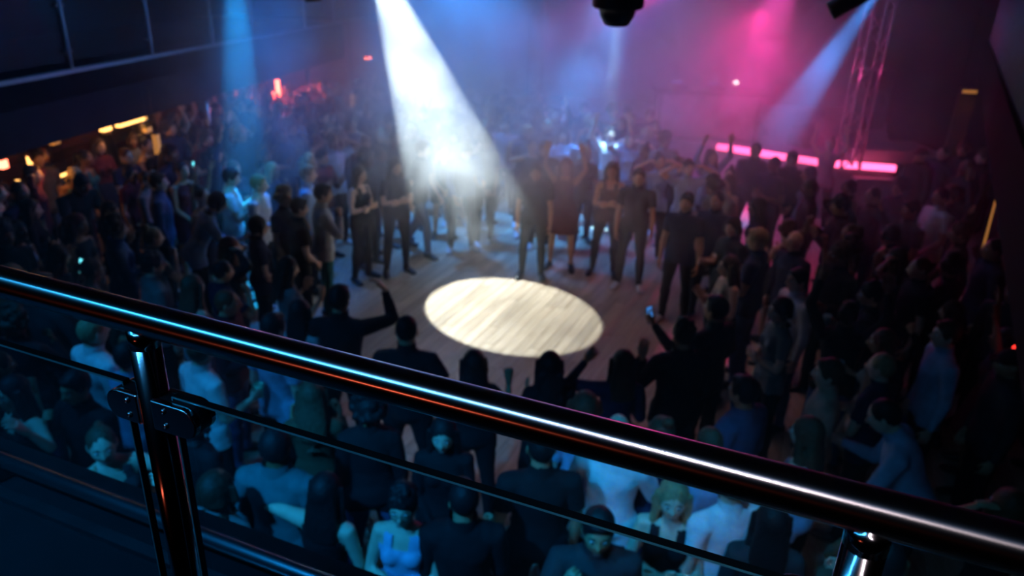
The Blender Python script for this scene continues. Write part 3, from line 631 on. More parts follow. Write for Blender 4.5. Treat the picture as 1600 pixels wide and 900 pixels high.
# ================================================================ PEOPLE
def nv(*a): return Vector(a).normalized()
def ringpts(c, rx, ry, q, n=16):
    return [Vector(c) + q @ Vector((rx * math.cos(2*math.pi*i/n), ry * math.sin(2*math.pi*i/n), 0)) for i in range(n)]
def limb(mb, pts, n=14):
    """a tapering limb through pts = [(centre, radius_across, radius_deep)]"""
    rings = []
    for i, (c, ra, rb) in enumerate(pts):
        c = Vector(c); a_ = Vector(pts[max(0, i - 1)][0]); b_ = Vector(pts[min(len(pts) - 1, i + 1)][0])
        q = (b_ - a_).normalized().to_track_quat('Z', 'Y').to_matrix(); rings.append(ringpts(c, ra, rb, q, n))
    mb.loft(rings)
def hand(mb, w_, d, pn, side, style):
    """palm, four jointed fingers of unequal length and a thumb; d = pointing direction, pn = palm normal, side = +1 when the thumb leaves to a_"""
    d = d.normalized(); pn = (pn - d * pn.dot(d)).normalized(); a_ = d.cross(pn) * side
    q = Matrix((a_, pn, d)).transposed()
    rings = [ringpts(w_ + d * t_, rx, ry, q, 12) for t_, rx, ry in ((-0.03, 0.024, 0.02), (0.0, 0.027, 0.019), (0.035, 0.040, 0.017), (0.075, 0.043, 0.014), (0.092, 0.038, 0.010))]
    mb.loft(rings)
    curl = {'relaxed': (0.35, 0.55, 0.5), 'open': (0.02, 0.08, 0.08), 'fist': (1.35, 1.5, 1.0), 'hold': (0.55, 1.0, 0.9)}[style]
    for k_, (off, ln) in enumerate(((0.031, 0.075), (0.011, 0.083), (-0.011, 0.077), (-0.030, 0.060))):
        p = w_ + d * 0.084 + a_ * off; ang = 0.0; spread = {'open': 0.13, 'relaxed': 0.05, 'fist': 0, 'hold': 0.04}[style] * off / 0.03
        pts = [p - d * 0.012]; rad = [0.0095]
        for c_, f_, r_ in zip(curl, (0.45, 0.31, 0.24), (0.0092, 0.0082, 0.0066)):
            ang += c_; dd = (d * math.cos(ang) + pn * math.sin(ang) + a_ * spread).normalized()
            pts.append(p); rad.append(r_ + 0.0008); p = p + dd * ln * f_
        pts.append(p); rad.append(0.0058)
        limb(mb, [(pp, r_, r_) for pp, r_ in zip(pts, rad)], 8)
    fold = {'open': 0.9, 'relaxed': 0.55, 'fist': 0.35, 'hold': 0.5}[style]
    p0 = w_ + d * 0.015 + a_ * 0.020; d1 = (d * 0.75 + a_ * fold + pn * (0.2 if style == 'open' else 0.55)).normalized()
    d2 = (d * 0.9 + a_ * (0.25 if style == 'open' else -0.1) + pn * (0.1 if style == 'open' else 0.6)).normalized()
    p1 = p0 + d1 * 0.045; p2 = p1 + d2 * 0.032
    limb(mb, [(p0, 0.015, 0.012), (p1, 0.0115, 0.0105), (p2, 0.0095, 0.0085), (p2 + d2 * 0.012, 0.0055, 0.005)], 8)

def head_mesh(mb, Mh, fem):
    """sculpted head: skull, jaw, brow, eye sockets, nose, lips, chin and ears; face towards local +Y"""
    n, k = 40, 30; rings = []
    for i in range(1, k):
        th = math.pi * i / k; cz = -math.cos(th); s = math.sin(th); ring = []
        for j in range(n):
            ph = 2 * math.pi * j / n; x = s * math.cos(ph) * 0.076; y = s * math.sin(ph) * 0.096; z = cz * 0.118
            if z < 0:
                t_ = -z / 0.118; x *= 1 - (0.34 if fem else 0.26) * t_ * t_; y = y * (1 - 0.10 * t_) + 0.012 * t_
                if y < 0: y *= 1 - 0.35 * t_
            if y > 0.03:
                f_ = min(1, (y - 0.03) / 0.03)
                g = lambda cx, c_z, wx, wz: math.exp(-((abs(x) - cx) / wx) ** 2 - ((z - c_z) / wz) ** 2)
                y += f_ * (0.026 * g(0, -0.020, 0.012, 0.016) + 0.014 * g(0, 0.004, 0.008, 0.022) - 0.012 * g(0.031, 0.012, 0.015, 0.012) + 0.006 * g(0.025, 0.036, 0.024, 0.009)
                           + 0.008 * g(0, -0.053, 0.022, 0.007) - 0.004 * g(0, -0.0585, 0.024, 0.003) + 0.007 * g(0, -0.066, 0.018, 0.006) + 0.008 * g(0, -0.098, 0.018, 0.014) + 0.004 * g(0.042, -0.022, 0.016, 0.018))
            ring.append(Mh @ Vector((x, y, z)))
        rings.append(ring)
    mb.loft(rings)
    for sx in (-1, 1):
        mb.ell(Mh @ Vector((sx * 0.078, -0.006, -0.004)), (1, 1, 1), Mh.to_3x3() @ Matrix.Rotation(sx * 0.35, 3, 'Z') @ Matrix.Diagonal((0.008, 0.019, 0.032)), 10, 8)

M['eye_white'] = mat('eye_white', (0.75, 0.73, 0.70), 0.2, noise=0.02); M['eye_dark'] = mat('eye_dark', (0.02, 0.012, 0.01), 0.15, noise=0.1); M['lip'] = mat('lip', (0.35, 0.10, 0.09), 0.4, noise=0.1)
eye_me = MB().ell((0, 0, 0), (0.0125, 0.0115, 0.0095), None, 14, 9).mesh('eye'); eye_me.materials.append(M['eye_white'])
iris_me = MB().lathe([(0.001, 0.0015), (0.0055, 0.001), (0.006, -0.002), (0.001, -0.003)], Matrix.Translation((0, 0.0108, 0)) @ Matrix.Rotation(-math.pi / 2, 4, 'X'), 14).mesh('iris'); iris_me.materials.append(M['eye_dark'])
brow_me = MB().loft([[Vector((x, 0.004 * math.cos(a_) - x * x * 6, 0.0032 * math.sin(a_) + 0.004 - x * x * 9)) for a_ in (0, 1.57, 3.14, 4.71)] for x in (-0.018, -0.009, 0, 0.009, 0.018)]).mesh('eyebrow'); brow_me.materials.append(M['eye_dark'])
mouth_me = MB().loft([[Vector((x, 0.004 * math.cos(a_) * (1 - abs(x) * 30) - x * x * 8, (0.0065 * (1 - abs(x) * 32)) * math.sin(a_))) for a_ in (0, 1.05, 2.1, 3.14, 4.2, 5.25)] for x in (-0.024, -0.012, 0, 0.012, 0.024)]).mesh('mouth'); mouth_me.materials.append(M['lip'])
M['brow'] = mat('brow', (0.025, 0.016, 0.012), 0.7, noise=0.1)
FACE_BITS = [[(eye_me, Matrix.Translation((sx * 0.031, 0.0805, 0.011))) for sx in (-1, 1)], [(iris_me, Matrix.Translation((sx * 0.031, 0.0812, 0.011))) for sx in (-1, 1)],
             [(mouth_me, Matrix.Translation((0, 0.1015, -0.060)))], [(brow_me, Matrix.Translation((sx * 0.031, 0.0915, 0.034))) for sx in (-1, 1)]]
TAGS = ['torso', 'neck', 'ua', 'fa', 'thigh', 'shin', 'foot']
class Figure: pass
def make_figure(name, P, fem=False, voxel=0.0135):
    """one posed body; returns the meshes shared by everyone in that pose"""
    F = Figure(); sh = 0.165 if fem else 0.195; hipw = 0.092 if fem else 0.088
    lL = P.get('lL', ((-0.05, 0, -1), (-0.02, 0, -1))); lR = P.get('lR', ((0.05, 0, -1), (0.02, 0, -1)))
    TH, SH = 0.43, 0.42
    legs = []
    for sgn, lg in ((-1, lL), (1, lR)):
        a_ = nv(*lg[0]) * TH; b_ = nv(*lg[1]) * SH; legs.append((sgn, a_, b_))
    low = min((a_ + b_).z for _, a_, b_ in legs); hz = -low + 0.085
    pelvis = Vector((0, 0, hz + 0.03))
    lean = math.radians(P.get('lean', 0)); side_ = math.radians(P.get('side', 0)); tw = math.radians(P.get('twist', 0))
    MU = Matrix.Translation(pelvis) @ Matrix.Rotation(-lean, 4, 'X') @ Matrix.Rotation(side_, 4, 'Y') @ Matrix.Rotation(tw, 4, 'Z')
    # centre of mass back over the feet when leaning
    U = lambda x, y, z: MU @ Vector((x, y, z))
    b = MB(); bones = []
    # torso sections: z above pelvis, half width, half depth, forward offset
    if fem: secs = [(-0.10, .10, .085, 0), (-0.04, .165, .118, -.008), (0.03, .160, .112, -.006), (0.10, .135, .092, 0), (0.17, .118, .084, .004), (0.26, .132, .094, .006), (0.34, .145, .098, .004), (0.42, .150, .082, -.004), (0.465, .105, .062, -.008), (0.49, .05, .045, -.008)]
    else: secs = [(-0.10, .105, .09, 0), (-0.04, .158, .118, -.004), (0.03, .158, .114, 0), (0.10, .148, .106, .004), (0.17, .142, .104, .006), (0.26, .155, .112, .006), (0.34, .172, .116, .004), (0.42, .178, .092, -.004), (0.47, .120, .068, -.008), (0.50, .055, .05, -.01)]
    q3 = MU.to_3x3(); rings = [ringpts(U(0, oy, z), rx, ry, q3, 24) for z, rx, ry, oy in secs]; b.loft(rings)
    top = 0.46 if fem else 0.475
    if fem:
        for sx in (-1, 1): b.ell(U(sx * 0.062, 0.078, 0.305), (0.055, 0.048, 0.055))
    bones.append(('torso', U(0, 0, -0.05), U(0, 0, top - 0.06), 0.16))
    nb = U(0, -0.012, top); pit, yaw = [math.radians(v) for v in P.get('head', (0, 0))]
    hc = U(0, 0.018, top + 0.165) + q3 @ Vector((0, math.sin(pit) * 0.05, -(1 - math.cos(pit)) * 0.05))
    MH = Matrix.Translation(hc) @ Matrix.Rotation(-lean * 0.4, 4, 'X') @ Matrix.Rotation(yaw, 4, 'Z') @ Matrix.Rotation(-pit, 4, 'X') @ Matrix.Rotation(side_ * 0.3, 4, 'Y')
    limb(b, [(nb - (hc - nb) * 0.15, 0.062, 0.058), (nb + (hc - nb) * 0.25, 0.052 if fem else 0.06, 0.052 if fem else 0.06), (hc + (hc - nb) * -0.2, 0.048 if fem else 0.056, 0.05 if fem else 0.057)], 14)
    bones.append(('neck', nb, hc, 0.055))
    hb = MB(); head_mesh(hb, MH, fem)
    k_ = 0.86 if fem else 1.0; F.hands = []
    for sgn, key in ((-1, 'L'), (1, 'R')):
        ud, fd, hs = P.get('a' + key, ((0.12 * sgn, 0.02, -1), (0.05 * sgn, 0.15, -1), 'relaxed'))[:3]
        pnv = P.get('p' + key, (-sgn, 0, 0)); S = U(sgn * (sh - 0.012), -0.008, top - 0.055)
        E_ = S + nv(*ud) * 0.285; W = E_ + nv(*fd) * 0.25
        lift = max(0, nv(*ud).z)
        limb(b, [(U(sgn * (sh - 0.085), -0.006, top - 0.05 + 0.02 * lift), 0.062, 0.06), (S, 0.062 * k_, 0.060 * k_), (S.lerp(E_, 0.35), 0.052 * k_, 0.052 * k_), (S.lerp(E_, 0.75), 0.042 * k_, 0.043 * k_), (E_, 0.038 * k_, 0.038 * k_)])
        limb(b, [(E_ - nv(*fd) * 0.012, 0.037 * k_, 0.037 * k_), (E_.lerp(W, 0.25), 0.042 * k_, 0.040 * k_), (E_.lerp(W, 0.7), 0.030 * k_, 0.029 * k_), (W, 0.026 * k_, 0.022 * k_), (W + nv(*fd) * 0.02, 0.025 * k_, 0.019 * k_)])
        hd = nv(*P.get('h' + key, fd)); hand(hb, W + nv(*fd) * 0.005, hd, Vector(pnv), 1 if (hd.cross(Vector(pnv))).dot(Vector((0, 0.5, 1))) > 0 else -1, hs)
        bones.append(('ua', S, E_, 0.05)); bones.append(('fa', E_, W, 0.036)); F.hands.append((W + hd * 0.10 + Vector(pnv).normalized() * 0.025, hd))
    F.feet = []
    for sgn, a_, b_ in legs:
        Hp = Vector((sgn * hipw, 0, hz)); K = Hp + a_; A_ = K + b_; m_ = 1.04 if fem else 1.0
        limb(b, [(Hp + Vector((0, 0, 0.05)) - a_ * 0.05, 0.085, 0.09), (Hp + a_ * 0.1, 0.088 * m_, 0.092 * m_), (Hp.lerp(K, 0.45), 0.074 * m_, 0.077 * m_), (Hp.lerp(K, 0.85), 0.055, 0.057), (K, 0.052, 0.055)])
        limb(b, [(K - b_ * 0.03, 0.050, 0.053), (K.lerp(A_, 0.25), 0.052, 0.058), (K.lerp(A_, 0.55), 0.043, 0.045), (K.lerp(A_, 0.9), 0.031, 0.036), (A_ + b_ * 0.03, 0.031, 0.037)])
        up_ = A_.z - 0.085; toe = Vector((sgn * 0.25, 1, -0.5 if up_ > 0.04 else 0)).normalized()
        sole = A_.z - 0.085; heel = A_ + Vector((0, -0.05, -0.05)); tp = heel + toe * 0.24; tp.z = max(0.02, tp.z - 0.012)
        limb(b, [(heel + Vector((0, -0.012, 0)), 0.022, 0.022), (heel + Vector((0, 0.01, 0.008)), 0.034, 0.038), (heel.lerp(tp, 0.45) + Vector((0, 0, 0.012)), 0.040, 0.035), (heel.lerp(tp, 0.8), 0.044, 0.022), (tp, 0.030, 0.014)])
        bones.append(('thigh', Hp - Vector((0, 0, 0.02)), K, 0.075)); bones.append(('shin', K, A_, 0.045)); bones.append(('foot', heel, tp, 0.035)); F.feet.append(A_)
    me = remeshed(b.mesh('b'), voxel, 2, name)
    co, no, faces = arrays(me)
    dist = []; par = []
    for kind, p, q, r_ in bones:
        p = np.array(p); q = np.array(q); d = q - p; t_ = np.clip(((co - p) @ d) / (d @ d), 0, 1)
        dist.append(np.linalg.norm(co - (p + t_[:, None] * d), axis=1) - r_); par.append(t_)
    dist = np.array(dist); par = np.array(par); near = dist.argmin(0)
    kinds = np.array([TAGS.index(k[0]) for k in bones])[near]; tpar = par[near, np.arange(len(co))]
    loc = (np.array(MU.inverted().to_3x3()) @ (co - np.array(pelvis)).T).T      # torso frame
    F.kinds, F.tpar, F.loc, F.co, F.no, F.faces = kinds, tpar, loc, co, no, faces
    F.hz, F.MH, F.MU, F.top, F.fem, F.name, F.bones = hz, MH, MU, top, fem, name, bones
    # body = remeshed figure + head + hands
    hv = hb.v; k0 = len(co)
    body = bpy.data.meshes.new(name); body.from_pydata([tuple(v) for v in co] + [tuple(v) for v in hv], [], faces + [tuple(i + k0 for i in f) for f in hb.f])
    body.materials.append(M['skin'])
    nf = len(body.polygons); body.clear_geometry(); vs = [tuple(v) for v in co] + [tuple(v) for v in hv]; fs = faces + [tuple(i + k0 for i in f) for f in hb.f]; mi = [0] * len(fs)
    for slot, em in enumerate(FACE_BITS, 1):
        for me_, mm_ in em:
            X = MH @ mm_; k1 = len(vs); vs += [tuple(X @ v.co) for v in me_.vertices]
            for p in me_.polygons: fs.append(tuple(i + k1 for i in p.vertices)); mi.append(slot)
    body.from_pydata(vs, [], fs)
    for m_ in ('eye_white', 'eye_dark', 'lip', 'brow'): body.materials.append(M[m_])
    body.polygons.foreach_set('material_index', mi); body.polygons.foreach_set('use_smooth', [True] * len(fs)); body.update(); F.body = body
    bpy.data.meshes.remove(me); F.cache = {}
    F.height = (MH @ Vector((0, 0, 0.118))).z; F.headtop = MH @ Vector((0, 0, 0.118))
    return F

def shell(F, name, mask, off, matk, wr=0.004, extra=None):
    """cloth cut from the body's own skin: faces of the mask, let out by off, with folds"""
    keep = [f for f in F.faces if all(mask[i] for i in f)]
    used = sorted({i for f in keep for i in f}); idx = {v: i for i, v in enumerate(used)}
    pts = []
    for i in used:
        p = Vector(F.co[i]); n = Vector(F.no[i]); w_ = mnoise.noise(p * 9.0) + 0.5 * mnoise.noise(p * 22.0)
        pts.append(p + n * (off[i] if hasattr(off, '__len__') else off) + n * w_ * wr)
    me = bpy.data.meshes.new(name); fs = [tuple(idx[i] for i in f) for f in keep]
    if extra:
        k = len(pts); pts = pts + [Vector(v) for v in extra.v]; fs = fs + [tuple(i + k for i in f) for f in extra.f]
    me.from_pydata([tuple(p) for p in pts], [], fs); me.polygons.foreach_set('use_smooth', [True] * len(fs)); me.materials.append(M[matk]); me.update(); return me

def garment(F, kind, tucked=False):
    ck = (kind, tucked)
    if ck in F.cache: return F.cache[ck]
    T = {k: i for i, k in enumerate(TAGS)}; kd, tp, loc = F.kinds, F.tpar, F.loc; tor = kd == T['torso']; ua = kd == T['ua']; fa = kd == T['fa']; th = kd == T['thigh']; shn = kd == T['shin']
    zt = loc[:, 2]; neckline = zt < F.top - 0.01
    if kind in ('t_shirt', 'long_sleeved_shirt', 'jacket', 'vest_top'):
        m_ = (tor & (zt > -0.13)) | (th & (tp < 0.22)); off = np.full(len(kd), 0.012)
        if kind == 'vest_top': m_ &= ~((zt > F.top - 0.09) & (np.abs(np.abs(loc[:, 0]) - 0.075) > 0.03)); m_ &= neckline
        else:
            m_ |= (kd == T['neck']) & (tp < 0.12); m_ |= ua & ((tp < 0.62) if kind == 't_shirt' else True)
            if kind != 't_shirt': m_ |= fa & (tp < 0.97)
            off[ua] = 0.014 if kind != 'jacket' else 0.02; off[fa] = 0.009 if kind != 'jacket' else 0.016
        if kind == 'jacket': off[tor | th] = 0.026; m_ |= (kd == T['neck']) & (tp < 0.35)
        off[th] = np.maximum(off[th], 0.014); off = off + np.clip(0.06 - zt, 0, 0.2) * (tor | th) * 0.02
        if tucked: m_ = m_ & ~th & ~(tor & (zt < 0.03))
        me = shell(F, kind, m_, off, 'cloth', 0.005)
    elif kind == 'dress':
        m_ = tor & (zt > -0.1) & neckline & ~((zt > F.top - 0.05) & (np.abs(loc[:, 0]) > 0.12)); off = np.full(len(kd), 0.009)
        e_ = MB(); rings = []
        for z, rx, ry in ((0.13, .145, .108), (0.05, .178, .135), (-0.05, .205, .155), (-0.20, .235, .185), (-0.34, .265, .215)):
            ring = []
            for i in range(36):
                a_ = 2 * math.pi * i / 36; fold = 1 + 0.035 * math.sin(a_ * 9) * max(0, -z + 0.05) * 3
                if z > -0.06: ring.append(F.MU @ Vector((rx * math.cos(a_), ry * math.sin(a_), z)))
                else: c = (F.co[F.kinds == T['thigh']]).mean(0) if False else None; ring.append((F.MU @ Vector((0, 0, -0.05))) + Vector((rx * fold * math.cos(a_), ry * fold * math.sin(a_), z + 0.05)))
            rings.append(ring)
        e_.loft(rings, cap=False); me = shell(F, kind, m_, off, 'cloth', 0.003, e_)
    elif kind == 'skirt':
        e_ = MB(); rings = []
        for z, rx, ry in ((0.09, .150, .118), (0.03, .180, .135), (-0.05, .200, .150), (-0.2, .215, .170), (-0.30, .225, .185)):
            ring = []
            for i in range(36):
                a_ = 2 * math.pi * i / 36; fold = 1 + 0.03 * math.sin(a_ * 10) * max(0, -z) * 3
                ring.append((F.MU @ Vector((0, 0, max(z, -0.05)))) + Vector((rx * fold * math.cos(a_), ry * fold * math.sin(a_), min(0, z + 0.05))))
            rings.append(ring)
        e_.loft(rings, cap=False); me = shell(F, kind, np.zeros(len(kd), bool), 0.0, 'cloth', 0, e_)
    elif kind in ('trousers', 'shorts'):
        m_ = (tor & (zt < 0.07)) | (th & ((tp < 0.7) if kind == 'shorts' else True)); off = np.full(len(kd), 0.008)
        if kind == 'trousers': m_ |= shn & (tp < 1.01); m_ |= (kd == T['foot']) & (F.co[:, 2] > 0.085)
        off[shn] = 0.013; me = shell(F, kind, m_, off, 'cloth', 0.005)
    elif kind == 'shoes':
        m_ = (kd == T['foot']) | (shn & (tp > 0.93)); me = shell(F, kind, m_, 0.009, 'shoe', 0.0)
        for v in me.vertices: v.co.z = max(v.co.z, 0.0)
        both = me; out_ = []
        near_l = [min((Vector(v.co) - F.feet[0]).length, 9) < min((Vector(v.co) - F.feet[1]).length, 9) for v in both.vertices]
        for side_l in (True, False):
            fs = [tuple(p.vertices) for p in both.polygons if all(near_l[i] == side_l for i in p.vertices)]
            us = sorted({i for f in fs for i in f}); ix = {v: i for i, v in enumerate(us)}
            m2 = bpy.data.meshes.new('shoe'); m2.from_pydata([tuple(both.vertices[i].co) for i in us], [], [tuple(ix[i] for i in f) for f in fs])
            m2.polygons.foreach_set('use_smooth', [True] * len(fs)); m2.materials.append(M['shoe']); out_.append(m2)
        me = out_
    F.cache[ck] = me; return me

HAIRM = {}
def hair_mesh(style):
    if style in HAIRM: return HAIRM[style]
    b = MB()
    if style == 'crop': b.ell((0, -0.012, 0.026), (0.0815, 0.094, 0.102), None, 24, 16)
    elif style == 'short': b.ell((0, -0.014, 0.032), (0.087, 0.098, 0.108), None, 24, 16); b.ell((0, 0.052, 0.088), (0.055, 0.040, 0.030), None, 16, 10)
    elif style == 'tousled':
        b.ell((0, -0.012, 0.034), (0.088, 0.100, 0.106), None, 24, 16)
        r_ = random.Random(3)
        for _ in range(34):
            a_ = r_.uniform(0, 6.28); e2 = r_.uniform(0.25, 1.5); c = Vector((math.cos(a_) * math.cos(e2) * 0.08, math.sin(a_) * math.cos(e2) * 0.09 - 0.012, math.sin(e2) * 0.105 + 0.034)); b.ell(c, (0.022, 0.022, 0.026))
    elif style == 'curly':
        r_ = random.Random(5)
        b.ell((0, -0.02, 0.035), (0.10, 0.105, 0.115), None, 20, 14)
        for _ in range(70):
            a_ = r_.uniform(0, 6.28); e2 = r_.uniform(-0.5, 1.5)
            if math.sin(a_) > 0.3 and e2 < 0.75: continue
            c = Vector((math.cos(a_) * math.cos(e2) * 0.108, math.sin(a_) * math.cos(e2) * 0.112 - 0.02, math.sin(e2) * 0.12 + 0.035)); b.ell(c, (0.028, 0.028, 0.028))
    elif style in ('long', 'wavy'):
        b.ell((0, -0.016, 0.030), (0.090, 0.102, 0.108), None, 24, 16)
        limb(b, [((0, -0.045, 0.05), 0.080, 0.060), ((0, -0.062, -0.05), 0.094, 0.052), ((0, -0.085, -0.16), 0.105, 0.042), ((0, -0.098, -0.27), 0.098, 0.034), ((0, -0.095, -0.36), 0.062, 0.022)], 18)
        for sx in (-1, 1): limb(b, [((sx * 0.072, 0.01, 0.05), 0.022, 0.040), ((sx * 0.086, 0.008, -0.05), 0.022, 0.042), ((sx * 0.094, -0.01, -0.16), 0.030, 0.040), ((sx * 0.086, -0.02, -0.26), 0.022, 0.03)], 12)
        if style == 'wavy':
            r_ = random.Random(8)
            for _ in range(50):
                t_ = r_.uniform(0, 1); c = Vector((r_.uniform(-0.1, 0.1), -0.09 - 0.02 * t_, -0.02 - 0.32 * t_)); b.ell(c, (0.022, 0.02, 0.035))
    elif style == 'bob':
        b.ell((0, -0.016, 0.030), (0.092, 0.104, 0.108), None, 24, 16)
        limb(b, [((0, -0.04, 0.05), 0.082, 0.062), ((0, -0.052, -0.04), 0.098, 0.060), ((0, -0.055, -0.125), 0.096, 0.050), ((0, -0.05, -0.145), 0.07, 0.035)], 18)
        for sx in (-1, 1): limb(b, [((sx * 0.075, 0.015, 0.05), 0.020, 0.04), ((sx * 0.088, 0.015, -0.04), 0.020, 0.046), ((sx * 0.086, 0.015, -0.125), 0.018, 0.04)], 12)
    elif style == 'ponytail':
        b.ell((0, -0.012, 0.026), (0.083, 0.096, 0.102), None, 24, 16)
        limb(b, [((0, -0.09, 0.07), 0.022, 0.022), ((0, -0.135, 0.06), 0.030, 0.028), ((0, -0.155, -0.04), 0.032, 0.026), ((0, -0.145, -0.16), 0.022, 0.018), ((0, -0.135, -0.22), 0.008, 0.008)], 12)
    elif style == 'bun':
        b.ell((0, -0.012, 0.026), (0.083, 0.096, 0.102), None, 24, 16); b.ell((0, -0.07, 0.125), (0.042, 0.042, 0.036), None, 16, 10)
    me = remeshed(b.mesh('hair'), 0.009, 1, 'hair')
    # comb the surface into strands
    me.calc_loop_triangles() if False else None
    for v in me.vertices:
        s_ = mnoise.noise(Vector((v.co.x * 90, v.co.y * 90, v.co.z * 14))); v.co += v.normal * s_ * 0.003
    me.materials.append(M['hair']); HAIRM[style] = me; return me
def cap_mesh():
    if 'cap' in HAIRM: return HAIRM['cap']
    b = MB(); rings = []
    for i in range(8):
        th = math.radians(90 - i * 12.5); rr_ = math.sin(th)
        rings.append([Vector((rr_ * 0.092 * math.cos(a_), rr_ * 0.108 * math.sin(a_) - 0.008, math.cos(th) * 0.095 + 0.035)) for a_ in [2 * math.pi * j / 28 for j in range(28)]])
    b.loft(rings)
    vs = []; 
    for zz in (0.040, 0.046):
        for i in range(13):
            a_ = math.pi * (0.12 + 0.76 * i / 12); vs.append((0.09 * math.cos(a_), 0.10 * math.sin(a_) - 0.008, zz))
        for i in range(13):
            a_ = math.pi * (0.12 + 0.76 * (12 - i) / 12); vs.append((0.10 * math.cos(a_), 0.10 * math.sin(a_) + 0.058 * math.sin(a_), zz - 0.008))
    b.add(vs, [tuple(range(25, -1, -1)), tuple(range(26, 52))] + [(i, (i + 1) % 26, (i + 1) % 26 + 26, i + 26) for i in range(26)])
    me = b.mesh('cap'); me.materials.append(M['cloth']); HAIRM['cap'] = me; return me
glas = MB()
for sx in (-1, 1):
    for i in range(16):
        a0, a1 = 2 * math.pi * i / 16, 2 * math.pi * (i + 1) / 16
        glas.tube((sx * 0.031 + 0.022 * math.cos(a0), 0.103, 0.01 + 0.017 * math.sin(a0)), (sx * 0.031 + 0.022 * math.cos(a1), 0.103, 0.01 + 0.017 * math.sin(a1)), 0.0022, n=5)
    glas.tube((sx * 0.053, 0.102, 0.013), (sx * 0.082, 0.0, 0.006), 0.0022, n=5)
glas.tube((-0.009, 0.104, 0.014), (0.009, 0.104, 0.014), 0.0022, n=5); glasses_me = glas.mesh('glasses'); glasses_me.materials.append(M['black_satin'])

